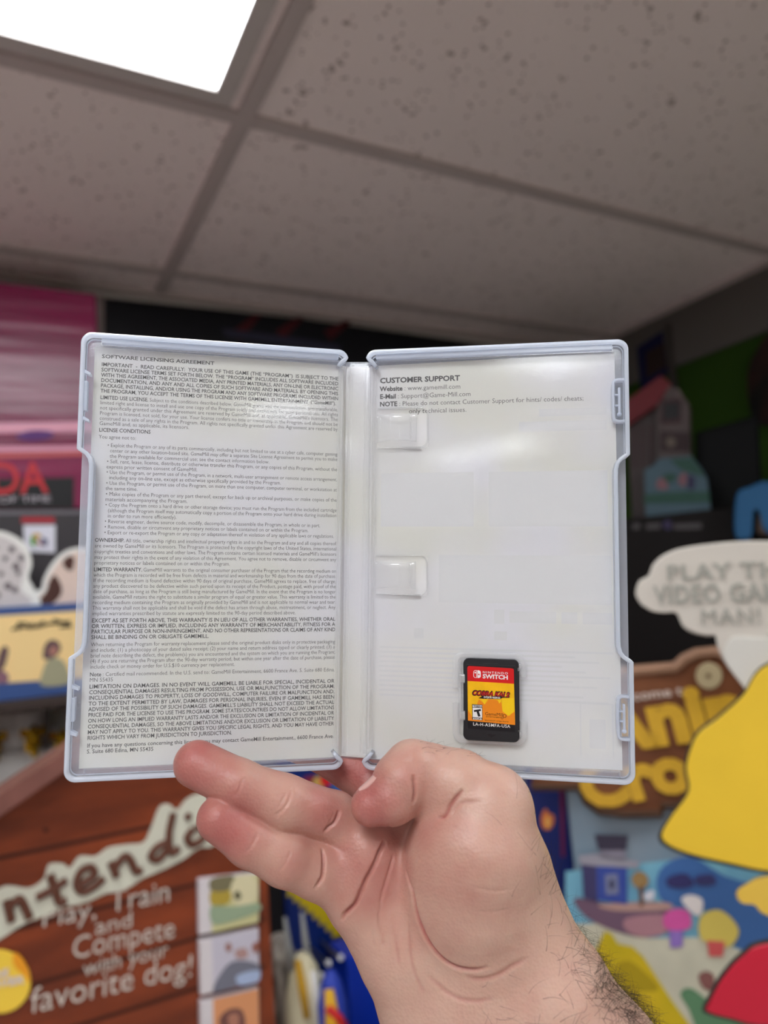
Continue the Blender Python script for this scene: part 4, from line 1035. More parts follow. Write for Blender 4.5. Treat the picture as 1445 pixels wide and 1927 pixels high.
# ---- the dark poster high on the back wall
PK = wallplane(BACK_Y - 0.012)
t = based('wall_poster', 'large black poster with faint red streaks high on the back wall', 'poster', PK.at(500, 760))
b = MB(); board(b, PK, [(196, 560), (560, 598), (860, 640), (1088, 676), (1088, 1000), (196, 1000)], 0.01, 0.0, 0.001); part('print', b, mat('poster_black', rgb(12, 12, 20), 0.4, 0.3), t)
for u in (440, 520, 610):
    b = MB(); board(b, PK, [(u, 622), (u + 40, 590 + (u - 440) * .08), (u + 52, 592 + (u - 440) * .08), (u + 12, 640)], 0.0006, 0.0008); part('red_streak', b, flat('poster_red', 74, 18, 26), t)
b = MB(); board(b, PK, [(418, 618), (560, 636), (640, 650), (640, 662), (560, 652), (424, 632)], 0.0006, 0.0010); part('blue_streak', b, flat('poster_blue', 46, 46, 66), t)
t = based('wall_strip', 'narrow pale strip between the pink box and the black poster', 'strip', PK.at(191, 620))
b = MB(); board(b, PK, [(185, 556), (196, 557), (196, 1000), (185, 1000)], 0.011, 0.0015); part('strip', b, flat('pale_strip', 150, 136, 134), t)

# ---- dog house standee
PH = wallplane(1.20)
M_wood = mat('printed_wood', rgb(140, 62, 30), 0.4, 0.35, col2=rgb(104, 44, 22), nscale=9, stretch=(0.6, 1, 2.2))
M_seam = flat('plank_seam', 70, 28, 14)
fl_ = PH.at(200, 1700); t = based('display_standee', 'brown wooden dog house standee with cream lettering, lower left', 'standee', (fl_[0], 1.20, 0))
uvs = [(-220, 1690), (-60, 1580), (120, 1452), (330, 1300), (420, 1390), (468, 1500), (502, 1640)]
pts = PH.pts(uvs) + [np.array([PH.at(502, 1640)[0], 1.20, 0.0]), np.array([PH.at(-220, 1690)[0], 1.20, 0.0])]
b = MB(); b.prism(pts, PH.n, 0.012); part('front_board', b, M_wood, t)
b = MB()
for (a0, a1) in (((-220, 1655), (420, 1524)), ((-220, 1790), (500, 1640)), ((-200, 1895), (500, 1747)), ((60, 1927), (500, 1838))):
    P0, P1 = PH.at(*a0, 0.0008), PH.at(*a1, 0.0008); P1[2] = P0[2] = (P0[2] + P1[2]) / 2
    b.prism([P0, P1, P1 - np.array([0, 0, .006]), P0 - np.array([0, 0, .006])], PH.n, 0.0008)
part('plank_seam', b, M_seam, t)
b = MB(); n0 = PH.pts([(-240, 1650), (-60, 1535), (120, 1416), (332, 1262)], 0.05); n1 = PH.pts([(-240, 1700), (-60, 1578), (120, 1454), (332, 1304)], 0.05)
b.prism(list(n0) + list(n1[::-1]), PH.n, 0.075, 0.002)
n0 = PH.pts([(332, 1262), (440, 1370), (490, 1480), (512, 1560)], 0.05); n1 = PH.pts([(332, 1304), (425, 1392), (470, 1500), (494, 1580)], 0.05)
part('roof_board', b, mat('roof_board', rgb(122, 78, 70), 0.5, 0.3, noise=0.1, nscale=20), t)
b = MB(); board(b, PH, circle((86, 1562), 5, 12), 0.001, 0.001); part('knot', b, M_seam, t)
e_ = MB(); q0 = PH.at(250, 1700); e_.prism([(q0[0], 1.215, 1.0), (q0[0], 1.215, 0), (q0[0], 1.45, 0)], (1, 0, 0), 0.006); part('easel_back', e_, M_dark, t)
# lettering on its cream plaque
pts = smooth_loop([(-160, 1810), (-150, 1745), (-60, 1712), (0, 1672), (22, 1668), (55, 1672), (82, 1655), (92, 1628), (118, 1626), (132, 1634), (150, 1612), (180, 1612), (204, 1596), (240, 1590), (270, 1586), (284, 1560), (300, 1520), (318, 1514), (334, 1524), (352, 1504), (380, 1494), (420, 1500), (440, 1540), (404, 1590), (376, 1596), (340, 1620), (300, 1640), (268, 1654), (240, 1672), (200, 1682), (160, 1700), (120, 1708), (84, 1724), (40, 1742), (0, 1768), (-60, 1800)], 4)
b = MB(); board(b, PH, pts, 0.004, 0.0045, 0.0008); pq = part('name_plaque', b, flat('plaque_cream', 208, 206, 190), t)
b = MB()
def stroke(pl, uv, r, off, n=5): b.tube([pl.at(u, v, off) for u, v, _ in smooth_open([(u, v, 0) for u, v in uv], n)], r, 8)
rr = 0.0056; of = 0.0058
for s in ([(-120, 1800), (-112, 1740)], [(-112, 1740), (-84, 1790)], [(-84, 1790), (-72, 1726)], [(-40, 1726), (-30, 1776)], [(12, 1694), (22, 1734)], [(18, 1708), (34, 1692), (44, 1702), (56, 1728)],
          [(68, 1690), (96, 1676), (126, 1656)], [(94, 1646), (104, 1676), (112, 1698), (126, 1694)], [(142, 1668), (160, 1660), (178, 1646), (170, 1632), (152, 1640), (144, 1664), (156, 1678), (178, 1668), (196, 1652)],
          [(208, 1622), (220, 1650)], [(216, 1634), (234, 1612), (246, 1620), (256, 1640), (268, 1636)], [(326, 1530), (318, 1570), (322, 1604), (338, 1596)], [(318, 1584), (296, 1594), (284, 1612), (298, 1618), (318, 1594)],
          [(364, 1560), (352, 1576), (362, 1590), (382, 1578), (386, 1558), (366, 1558)], [(412, 1540), (400, 1556), (412, 1566), (428, 1550)]):
    stroke(PH, s, rr, of)
for s in ((354, 1537), (-38, 1706)): b.ball(PH.at(*s, of), 0.006, 8, 6)
part('name_lettering', b, flat('lettering_brown', 98, 58, 44), t, pq)
M_chalk = flat('slogan_grey', 212, 198, 188)
b = MB()
for tx, p0_, p1_, h, sp in (('Play,', (76, 1746), (180, 1728), 40, 1), ('Train', (205, 1718), (318, 1696), 42, 1), ('and', (178, 1760), (248, 1744), 30, 1), ('Compete', (134, 1806), (328, 1764), 42, 1),
                        ('with your', (156, 1838), (316, 1800), 30, 1), ('favorite', (56, 1908), (250, 1862), 48, 1), ('dog!', (268, 1856), (360, 1838), 44, 1)):
    words(b, PH, tx, p0_, p1_, h, 0.003, 0.0015, -0.008)
part('slogan', b, M_chalk, t)
# round yellow sticker
b = MB(); board(b, PH, circle((-2, 1848), 60, 40), 0.003, 0.0035, 0.0008); st_ = part('round_sticker', b, mat('sticker_yellow', rgb(246, 206, 70), 0.4, 0.4), t)
b = MB(); board(b, PH, smooth_loop([(28, 1792), (44, 1806), (54, 1830), (56, 1850), (46, 1836), (30, 1822), (24, 1808)], 4), 0.0006, 0.0042); part('orange_patch', b, flat('sticker_orange', 238, 158, 36), t, st_)
b = MB(); words(b, PH, 'NE', (-8, 1842), (16, 1836), 14, 0.005, 0.0008, 0.03); words(b, PH, 'SAVER', (-30, 1862), (46, 1850), 14, 0.005, 0.0008, 0.03); part('sticker_text', b, flat('sticker_text', 216, 206, 210), t, st_)
# the three printed game boxes
M_spine = flat('box_spine', 214, 206, 210)
for k, (uv, base, shapes) in enumerate((
    ([(374, 1656), (487, 1643), (487, 1736), (375, 1760)], (206, 200, 150), [((176, 152, 62), [(398, 1676), (432, 1676), (430, 1700), (399, 1704)]), ((120, 112, 84), [(398, 1654), (440, 1648), (432, 1674), (398, 1676)]), ((216, 206, 168), [(434, 1672), (446, 1650), (470, 1646), (484, 1660), (484, 1690), (464, 1706), (444, 1702)]), ((84, 80, 56), [(440, 1684), (448, 1676), (454, 1688), (446, 1694)]), ((150, 166, 138), [(398, 1706), (440, 1706), (486, 1700), (486, 1716), (430, 1736), (400, 1738)])]),
    ([(375, 1771), (487, 1748), (488, 1848), (378, 1874)], (196, 190, 204), [((152, 108, 100), [(424, 1780), (432, 1774), (436, 1786), (428, 1792)]), ((176, 140, 136), [(442, 1790), (462, 1784), (466, 1800), (448, 1804)]), ((116, 116, 130), [(400, 1866), (424, 1820), (450, 1808), (486, 1816), (486, 1846), (440, 1858)]), ((166, 180, 212), [(446, 1836), (486, 1826), (486, 1846), (452, 1854)]), ((150, 96, 84), [(474, 1780), (486, 1772), (486, 1790), (478, 1792)])]),
    ([(377, 1886), (487, 1860), (489, 1975), (379, 2000)], (216, 148, 104), [((116, 76, 70), [(412, 1922), (430, 1900), (456, 1902), (460, 1940), (430, 1960)]), ((176, 120, 100), [(430, 1912), (448, 1908), (448, 1930), (434, 1934)])]))):
    b = MB(); board(b, PH, uv, 0.012, 0.012, 0.001); gb = part('game_box_print', b, M_spine, t)
    if k < 3: gb['label'] = ('printed game box with a cream dog on green', 'printed game box with a white puppy on grey', 'printed game box with an orange picture')[k]
    (a0, b0), (a1, b1), (a2, b2), (a3, b3) = uv
    inn = [(a0 + 24, b0 + (b1 - b0) * .21), (a1 - 1, b1 + 1), (a2 - 1, b2 - 1), (a3 + 24, b3 + (b2 - b3) * .21)]
    b = MB(); board(b, PH, inn, 0.0006, 0.0128); part('picture', b, flat('picture_%d' % k, *base), t, gb)
    for j, (c, poly) in enumerate(shapes):
        b = MB(); board(b, PH, smooth_loop(poly, 4), 0.0004, 0.0134 + 0.0003 * j); part('picture_patch', b, flat('picture_%d_%d' % (k, j), *c), t, gb)

# ---- middle: dark blue box with yellow star edge, pegs and small toys on a table
PM = wallplane(1.52)
t = based('display_box', 'tall dark blue display box with a jagged yellow band, behind the hand', 'box', (PM.at(640, 1700)[0], 1.6, 0))
xa, xb = PM.at(536, 1700)[0], PM.at(940, 1700)[0]
b = MB(); b.box(xa, xb, 1.52, 1.75, 0, PM.at(600, 1440)[2] + 0.12, 0.004); part('carton', b, flat('display_blue', 14, 40, 112, 0.4), t)
b = MB()
edge = []
for k in range(24):
    f = k / 23; u = 538 + 140 * f; v = 1676 + 112 * f + 18 * f * f; edge.append((u + (-4 if k % 2 else 3), v + (8 if k % 2 else -2)))
board(b, PM, edge + [(700, 1800), (700, 1690), (600, 1640), (560, 1650)], 0.001, 0.0012); part('yellow_burst', b, flat('burst_yellow', 214, 186, 24), t)
b = MB(); board(b, PM, smooth_loop([(560, 1480), (580, 1460), (600, 1466), (600, 1490), (575, 1500)], 4), 0.001, 0.0012); part('dark_red_shape', b, flat('shape_crimson', 130, 34, 60), t)
b = MB(); board(b, PM, smooth_loop([(586, 1484), (594, 1462), (606, 1464), (606, 1488), (592, 1494)], 4), 0.001, 0.0022); part('yellow_shape', b, flat('shape_yellow', 206, 170, 90), t)
b = MB(); board(b, PM, circle((613, 1469), 11, 20), 0.001, 0.0032); part('red_disc', b, flat('shape_red', 214, 36, 40), t)
b = MB(); board(b, PM, [(626, 1462), (660, 1470), (670, 1496), (620, 1490)], 0.001, 0.0022); part('light_blue_shape', b, flat('shape_blue', 62, 96, 168), t)
b = MB(); board(b, PM, smooth_loop([(620, 1772), (650, 1760), (668, 1790), (650, 1830), (618, 1812)], 4), 0.001, 0.0012); part('violet_shape', b, flat('shape_violet', 42, 36, 84), t)
PN = wallplane(1.5)
t = based('gap_filler', 'narrow black filler for the shadowed gap between the dog house standee and the blue display box', 'box', (PN.at(515, 1700)[0], 1.56, 0))
b = MB(); b.box(PN.at(496, 1700)[0], PN.at(534, 1700)[0], 1.50, 1.72, 0, PN.at(520, 1600)[2], 0.003); part('carton', b, M_black, t)  # dark upright added to stand for the shadowed gap
PE = wallplane(1.40)
t = based('bright_blue_box', 'bright blue box standing on the table, beside the wrist', 'box', PE.at(700, 1960))
zb_ = PE.at(700, 1960)[2]
ztab = 0.75
b = MB(); b.box(PE.at(658, 1880)[0], PE.at(838, 1880)[0], 1.40, 1.485, ztab + 0.0005, PE.at(668, 1798)[2], 0.003); t.location = (PE.at(740, 1880)[0], 1.45, ztab)
part('carton', b, flat('bright_blue', 10, 50, 176, 0.4), t)
b = MB(); board(b, PE, smooth_loop([(722, 1912), (736, 1902), (748, 1912), (742, 1926), (726, 1926)], 4), 0.001, 0.0012); part('gold_mark', b, flat('mark_gold', 196, 150, 40), t)
tb = based('display_table', 'low table below the hand holding the small toys', 'table', (0.62, 1.35, 0))
b = MB(); b.box(0.40, 0.83, 1.216, 1.492, ztab - 0.03, ztab, 0.004); part('tabletop', b, M_dark, tb)
for x in (0.425, 0.80):
    for y in (1.24, 1.465):
        b = MB(); b.box(x - 0.015, x + 0.015, y - 0.015, y + 0.015, 0, ztab - 0.03); part('leg', b, M_dark, tb)
# peg hooks on the blue box
for k, (uv, ln) in enumerate((((641, 1802), 0.10), ((618, 1813), 0.10), ((604, 1836), 0.11))):
    p1 = wallplane(1.52 - ln).at(*uv)
    t = based('peg_hook', ('silver peg hook nearest the wrist on the blue box', 'silver peg hook in the middle of the three on the blue box', 'lowest silver peg hook on the blue box')[k], 'hook', (p1[0], 1.52, p1[2]), 'silver peg hooks')
    b = MB(); b.tube([(p1[0], 1.5195, p1[2] - 0.004), (p1[0], 1.52 - ln * .8, p1[2] - 0.004), (p1[0], 1.52 - ln, p1[2])], 0.003, 8); part('peg', b, M_metal, t)
    b = MB(); b.ball((p1[0], 1.52 - ln, p1[2]), 0.0062, 12, 8); part('ball_end', b, mat('peg_end', rgb(236, 234, 240), 0.2, 0.8), t, None, True)
# toys
PT = wallplane(1.28)
def toy(name, label, x, y, prof, m):
    t = based(name, label, 'toy', (x, y, ztab)); b = MB(); b.tube([(0, 0, z_) for r, z_ in prof], [r for r, z_ in prof], 18); obj('body', b, m, t, True); return t
P1 = wallplane(1.31).at(574, 1870); h = P1[2] - ztab
t = toy('plush_toy', 'cream plush toy with a mustard stripe, left of the wrist at the bottom edge', P1[0], 1.31, [(0.012, 0.001), (0.036, 0.01), (0.038, h * .6), (0.034, h), (0.024, h + 0.045), (0.010, h + 0.068)], flat('plush_cream', 214, 204, 172, 0.9))
b = MB(); b.tube([(-0.012, -0.036, h - 0.02), (-0.016, -0.030, h + 0.03), (-0.016, -0.016, h + 0.066)], [0.006, 0.008, 0.006], 8); obj('mustard_stripe', b, flat('plush_mustard', 196, 150, 46, 0.9), t, True)
b = MB(); b.tube([(0.008, -0.036, h - 0.05), (0.010, -0.034, h + 0.0), (0.008, -0.024, h + 0.045)], [0.006, 0.009, 0.005], 8); obj('white_stripe', b, M_white, t, True)
for sx in (-0.02, 0.012):
    b = MB(); b.tube([(sx, 0, h + 0.045), (sx - 0.006, 0, h + 0.09), (sx - 0.009, 0, h + 0.135)], [0.007, 0.006, 0.003], 8); obj('ear', b, flat('plush_ear', 150, 150, 150, 0.9), t, True)
P2 = wallplane(1.40).at(528, 1850); h = P2[2] - ztab
t = toy('plush_toy', 'shaggy grey and brown toy behind the cream plush toy', P2[0], 1.40, [(0.012, 0.001), (0.036, 0.01), (0.038, h), (0.030, h + 0.05), (0.012, h + 0.085)], mat('plush_grey', rgb(196, 186, 176), 0.95, 0.1, col2=rgb(46, 36, 34), nscale=70, stretch=(1, 1, 0.22)))
P3 = wallplane(1.248).at(626, 1890); h = P3[2] - ztab
t = toy('toy_figure', 'slim blue toy wrapped in yellow and red bands, beside the wrist', P3[0], 1.248, [(0.01, 0.001), (0.024, 0.01), (0.026, h), (0.018, h + 0.035), (0.007, h + 0.055)], flat('figure_blue', 46, 66, 170))
b = MB(); b.tube([(-0.014, -0.016, h - 0.06), (-0.011, -0.022, h - 0.01), (-0.012, -0.017, h + 0.034)], [0.010, 0.013, 0.008], 10); obj('yellow_band', b, flat('band_yellow', 222, 170, 40), t, True)
b = MB(); b.tube([(-0.020, -0.026, h + 0.012), (-0.004, -0.034, h - 0.006), (0.008, -0.030, h - 0.026)], 0.007, 8); obj('red_band', b, flat('band_red', 200, 40, 40), t, True)

# ---- right of the hand: blue box, island standee, speech bubble standee
PR_ = facing(1.34, 12, 14)
t = based('tall_box', 'tall navy box with a small flame print, right of the wrist', 'box', down(PR_, 1030, 1700, 0))
tp = PR_.pts([(985, 1440), (1060, 1440)]); bt = [down(PR_, 1060, 1440, 0), down(PR_, 985, 1440, 0)]
b = MB(); b.prism([tp[0], tp[1], bt[0], bt[1]], PR_.n, 0.08, 0.003); part('carton', b, flat('navy_box', 12, 32, 100, 0.4), t)
b = MB(); board(b, PR_, [(1053, 1470), (1060, 1470), (1062, 1612), (1056, 1612)], 0.001, 0.0014); part('magenta_edge', b, flat('edge_magenta', 110, 18, 60), t)
b = MB(); board(b, PR_, smooth_loop([(1020, 1556), (1018, 1538), (1026, 1522), (1032, 1530), (1042, 1536), (1040, 1554), (1030, 1562)], 4), 0.001, 0.0014); part('flame_print', b, flat('flame_orange', 206, 112, 60), t)
b = MB(); board(b, PR_, smooth_loop([(1026, 1552), (1026, 1540), (1032, 1536), (1036, 1550), (1030, 1558)], 4), 0.001, 0.0024); part('flame_core', b, flat('flame_yellow', 226, 170, 90), t)

PA = facing(1.25, 20, 18)
t = based('island_standee', 'beach scene standee with a brown wooden sign, behind the speech bubble', 'standee', down(PA, 1250, 1800, 0))
tp = PA.pts([(1064, 1470), (1640, 1430)]); b = MB(); b.prism([tp[0], tp[1], down(PA, 1640, 1430, 0), down(PA, 1064, 1470, 0)], PA.n, 0.02, 0.002)
part('backing', b, mat('painted_sky', rgb(134, 144, 156), 0.5, 0.3, col2=rgb(108, 132, 150), nscale=5), t)
def paint(name, m, uv, lay, sm=True, parent=None):
    b = MB(); board(b, PA, smooth_loop(uv, 4) if sm else uv, 0.0004, 0.0006 + 0.0006 * lay); return part(name, b, m, t, parent)
paint('sea', mat('painted_sea', rgb(96, 150, 184), 0.5, 0.3, col2=rgb(120, 176, 196), nscale=14), [(1064, 1640), (1200, 1626), (1330, 1610), (1640, 1640), (1640, 1800), (1300, 1790), (1064, 1740)], 0, False)
paint('deep_sea', flat('painted_deep_sea', 62, 102, 160), [(1240, 1640), (1300, 1612), (1400, 1660), (1640, 1670), (1640, 1790), (1400, 1790), (1350, 1720), (1250, 1700)], 1)
paint('sand', mat('painted_sand', rgb(196, 192, 172), 0.6, 0.2, noise=0.08, nscale=14), [(1064, 1740), (1120, 1738), (1220, 1766), (1320, 1764), (1400, 1790), (1640, 1830), (1640, 2300), (1064, 2300)], 2, False)
paint('boat_hull', flat('boat_hull', 110, 84, 104), [(1082, 1690), (1150, 1702), (1250, 1706), (1260, 1750), (1210, 1764), (1150, 1750), (1100, 1724)], 3)
paint('boat_side', flat('boat_side', 168, 122, 132), [(1180, 1728), (1254, 1722), (1258, 1752), (1212, 1764), (1178, 1750)], 4)
paint('boat_deck', flat('boat_deck', 176, 140, 132), [(1130, 1702), (1250, 1698), (1256, 1712), (1160, 1714)], 4)
paint('boat_cabin', flat('boat_cabin', 54, 74, 152), [(1094, 1626), (1180, 1630), (1180, 1702), (1098, 1690)], 5, False)
paint('cabin_side', flat('cabin_side', 62, 58, 98), [(1094, 1626), (1122, 1630), (1124, 1698), (1098, 1690)], 6, False)
paint('cabin_roof', flat('cabin_roof', 150, 146, 158), [(1088, 1610), (1130, 1606), (1204, 1622), (1200, 1634), (1092, 1628)], 6, False)
paint('wheelhouse', flat('wheelhouse', 132, 126, 142), [(1128, 1596), (1178, 1596), (1176, 1622), (1130, 1614)], 6, False)
paint('wheelhouse_top', flat('wheelhouse_top', 58, 52, 70), [(1118, 1570), (1182, 1572), (1178, 1600), (1126, 1600)], 7, False)
paint('cabin_window', flat('cabin_window', 120, 124, 156), [(1138, 1646), (1162, 1644), (1164, 1682), (1140, 1684)], 7, False)
paint('window_mark', flat('window_mark', 52, 56, 84), circle((1151, 1664), 10, 12, 5), 8, False)
paint('palm_crown', flat('palm_crown', 150, 120, 78), [(1188, 1652), (1200, 1640), (1216, 1646), (1220, 1660), (1210, 1672), (1194, 1668)], 7)
paint('palm_trunk', flat('palm_trunk', 112, 78, 60), [(1202, 1668), (1210, 1668), (1210, 1706), (1204, 1706)], 7, False)
paint('white_foam', flat('painted_foam', 206, 206, 216), [(1214, 1680), (1230, 1676), (1228, 1694), (1212, 1692)], 7)
paint('dark_rock', flat('painted_rock', 52, 50, 100), [(1256, 1652), (1290, 1644), (1306, 1664), (1286, 1672), (1258, 1668)], 4)
paint('dark_rock', flat('painted_rock_far', 56, 56, 104), [(1308, 1650), (1340, 1646), (1346, 1664), (1314, 1666)], 4)
paint('parasol', flat('parasol_pink', 206, 84, 156), [(1250, 1722), (1270, 1710), (1296, 1716), (1300, 1744), (1276, 1752), (1250, 1744)], 6)
paint('parasol_foot', flat('parasol_violet', 140, 110, 186), [(1258, 1752), (1286, 1750), (1284, 1782), (1262, 1784)], 6, False)
paint('deck_chair', flat('chair_yellow', 212, 190, 92), [(1318, 1726), (1350, 1712), (1378, 1730), (1390, 1756), (1370, 1782), (1320, 1768)], 6)
paint('red_bucket', flat('bucket_red', 200, 84, 84), [(1330, 1770), (1364, 1772), (1360, 1800), (1334, 1800)], 7, False)
paint('white_shell', flat('shell_white', 224, 216, 214), [(1282, 1692), (1300, 1684), (1322, 1694), (1318, 1722), (1300, 1716)], 5)
paint('small_stone', flat('stone_brown', 130, 84, 80), [(1314, 1836), (1330, 1828), (1344, 1838), (1340, 1864), (1322, 1858)], 5)
paint('grass_tuft', flat('tuft_green', 90, 130, 96), [(1280, 1870), (1300, 1860), (1340, 1886), (1400, 1900), (1420, 1960), (1330, 1960), (1296, 1900)], 4)
paint('tent', mat('tent_yellow', rgb(206, 176, 24), 0.5, 0.3, col2=rgb(186, 166, 20), nscale=12), [(1098, 1880), (1120, 1790), (1138, 1752), (1152, 1758), (1162, 1776), (1190, 1782), (1210, 1800), (1262, 1880), (1320, 1960), (1330, 2100), (1098, 2100)], 5, False)
paint('tent_fold', flat('tent_fold', 170, 146, 18), [(1160, 1820), (1176, 1808), (1200, 1818), (1240, 1862), (1180, 1860)], 6)
# wooden sign
sg = [(1000, 1290), (1100, 1272), (1195, 1262), (1270, 1256), (1288, 1240), (1310, 1230), (1345, 1226), (1372, 1236), (1390, 1258), (1420, 1300), (1470, 1330), (1520, 1420), (1480, 1480), (1330, 1500), (1292, 1512), (1246, 1514), (1243, 1530), (1170, 1531), (1130, 1526), (1104, 1508), (1088, 1480), (1000, 1480)]
b = MB(); board(b, PA, sg, 0.016, 0.019, 0.004); sign = part('wooden_sign', b, mat('sign_wood', rgb(122, 74, 46), 0.5, 0.3, col2=rgb(98, 56, 34), nscale=22, stretch=(0.4, 0.4, 1.6)), t)
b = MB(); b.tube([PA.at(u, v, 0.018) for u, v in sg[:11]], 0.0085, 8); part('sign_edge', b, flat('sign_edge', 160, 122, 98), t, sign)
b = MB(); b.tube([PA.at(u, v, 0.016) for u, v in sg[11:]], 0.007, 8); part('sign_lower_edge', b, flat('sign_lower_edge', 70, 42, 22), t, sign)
b = MB(); board(b, PA, circle((1334, 1272), 25, 28), 0.004, 0.023, 0.001); part('log_end', b, flat('log_end', 186, 168, 132), t, sign)
b = MB(); board(b, PA, circle((1333, 1272), 5, 12), 0.001, 0.0242); part('log_heart', b, flat('log_heart', 120, 100, 72), t, sign)
b = MB(); words(b, PA, 'Welcome to', (1136, 1325), (1304, 1305), 17, 0.021, 0.0012, 0.02); part('sign_small_text', b, flat('sign_small_text', 206, 184, 172), t, sign)
M_sy = mat('sign_yellow', rgb(206, 160, 46), 0.45, 0.35, noise=0.08, nscale=30)
b = MB()
words(b, PA, 'Animal', (1130, 1414), (1581, 1352), 94, 0.024, 0.004, 0.05)
words(b, PA, 'Crossing', (1104, 1522), (1566, 1428), 82, 0.024, 0.004, 0.05); part('sign_name', b, M_sy, t, sign)

# speech bubble standee in front
PS = facing(0.98, 23, 23)
M_edge = flat('cut_edge', 54, 52, 48)
t = based('speech_bubble_standee', 'cream speech bubble standee with grey capital letters and plain yellow panel, right edge', 'standee', down(PS, 1560, 1600, 0))
bub = smooth_open([(x, y, 0) for x, y in [(1197, 1124), (1196, 1112), (1203, 1093), (1220, 1083), (1228, 1063), (1246, 1046), (1280, 1032), (1340, 1023), (1410, 1018), (1480, 1022), (1560, 1050), (1590, 1100), (1560, 1170), (1500, 1192), (1450, 1194)]], 4)
bub += [PSp for PSp in smooth_open([(1436, 1204, 0), (1424, 1240, 0), (1403, 1296, 0)], 3)] + smooth_open([(1398, 1292, 0), (1366, 1250, 0), (1352, 1222, 0), (1346, 1196, 0)], 3) + smooth_open([(1330, 1197, 0), (1304, 1191, 0), (1284, 1178, 0), (1272, 1154, 0), (1250, 1153, 0), (1226, 1150, 0), (1206, 1138, 0)], 4)
bub = [(p[0], p[1]) for p in bub]
M_bub = flat('bubble_cream', 200, 193, 184, 0.5)
b = MB(); board(b, PS, bub, 0.012, 0.0, 0.002); sb = part('speech_bubble', b, M_bub, t)
b = MB()
words(b, PS, 'PLAY THIS', (1254, 1092), (1512, 1084), 28, 0.002, 0.002, 0.03, spacing=1.1); words(b, PS, 'VIDEO GAME', (1232, 1136), (1498, 1130), 33, 0.002, 0.002, 0.03, spacing=1.1); words(b, PS, 'MAN!', (1318, 1176), (1432, 1174), 30, 0.002, 0.002, 0.0, spacing=1.1)
part('lettering', b, flat('bubble_lettering', 158, 156, 148), t, sb)
b = MB(); board(b, PS, smooth_loop([(1362, 1240), (1370, 1208), (1388, 1198), (1440, 1200), (1500, 1196), (1500, 1330), (1430, 1330), (1400, 1294)], 4), 0.006, 0.004, 0.001); part('white_flap', b, flat('flap_white', 206, 203, 196), t)
yp = smooth_loop([(1620, 1230), (1450, 1250), (1398, 1310), (1352, 1352), (1312, 1384), (1292, 1440), (1296, 1490), (1262, 1540), (1246, 1578), (1290, 1604), (1380, 1626), (1460, 1640), (1620, 1640)], 5)
yb = MB(); cen = np.array([1470, 1440]); 
board(yb, PS, [tuple(cen + (np.array(p) - cen) * 1.03) for p in yp], 0.010, 0.005, 0.001); part('yellow_panel_edge', yb, M_edge, t)
b = MB(); board(b, PS, yp, 0.004, 0.0085, 0.001); part('yellow_panel', b, mat('panel_yellow', rgb(236, 196, 54), 0.45, 0.35, noise=0.05, nscale=6), t)
rp_ = smooth_loop([(1620, 1770), (1446, 1778), (1400, 1800), (1362, 1840), (1336, 1886), (1332, 1904), (1380, 1918), (1440, 1930), (1620, 1930)], 5); cen = np.array([1480, 1850])
b = MB(); board(b, PS, [tuple(cen + (np.array(p) - cen) * 1.05) for p in rp_], 0.010, 0.005, 0.001); part('red_panel_edge', b, M_edge, t)
b = MB(); board(b, PS, rp_, 0.004, 0.0085, 0.001); part('red_panel', b, flat('panel_red', 206, 34, 60, 0.45), t)
yb = MB(); board(yb, PS, smooth_loop([(1386, 1684), (1404, 1668), (1450, 1650), (1600, 1650), (1600, 1760), (1450, 1726), (1420, 1704), (1396, 1700)], 4), 0.008, 0.006, 0.001); part('yellow_tab', yb, mat('tab_yellow', rgb(230, 190, 76), 0.45, 0.35), t)
pp = PS.pts([(1520, 1100), (1620, 1100)], -0.008); b = MB(); b.prism([pp[0], pp[1], [pp[1][0], pp[1][1], 0], [pp[0][0], pp[0][1], 0]], PS.n, 0.010); part('support_board', b, M_white, t)

# ---- upper right: dark cabinet, pink toy house, screen and blue toy on it, banner
PC = facing(1.86, 22, 26)
zcab = PC.at(1250, 968)[2]
t = based('display_cabinet', 'dark cabinet behind the speech bubble, with grey label strips along its top edge', 'cabinet', down(PC, 1280, 1200, 0))
tp = [down(PC, 1120, 968, zcab), down(PC, 1500, 968, zcab)]
b = MB(); b.prism([tp[0], tp[1], [tp[1][0], tp[1][1], 0], [tp[0][0], tp[0][1], 0]], PC.n, 0.22, 0.004); part('cabinet_body', b, mat('cabinet_dark', rgb(20, 15, 15), 0.6, 0.15), t)
M_lg = flat('label_grey', 70, 66, 68)
for ua, ub in ((1190, 1204), (1216, 1242), (1268, 1320)):
    b = MB(); board(b, PC, [(ua, 986), (ub, 984), (ub, 995), (ua, 996)], 0.001, 0.0014); part('label_strip', b, M_lg, t)
b = MB(); board(b, PC, smooth_loop([(1248, 982), (1262, 980), (1262, 996), (1250, 994)], 3), 0.001, 0.0016); part('violet_mark', b, flat('label_violet', 48, 40, 74), t)
PO = facing(1.92, 20, 26)
zo = zcab
M_pale = flat('house_pale', 78, 66, 66); M_maroon = flat('house_maroon', 54, 26, 30)  # house and toy colours here are darkened to carry the corner's shade
t = based('toy_house', 'pale pink toy house with red roof on the dark cabinet', 'toy house', down(PO, 1250, 900, zo))
fac = PO.pts([(1236, 752), (1258, 722), (1282, 740), (1296, 760), (1300, 960)]); fac.append(down(PO, 1236, 960, zo)); fac[4] = down(PO, 1300, 960, zo)
b = MB(); b.prism(fac, PO.n, 0.08, 0.002); part('front_wall', b, M_pale, t)
sw = PO.pts([(1180, 790), (1236, 752)], -0.02); b = MB(); b.prism([sw[0], sw[1], down(PO, 1236, 900, zo, -0.02), down(PO, 1180, 900, zo, -0.02)], PO.n, 0.05); part('side_wall', b, flat('house_side', 62, 52, 52), t)
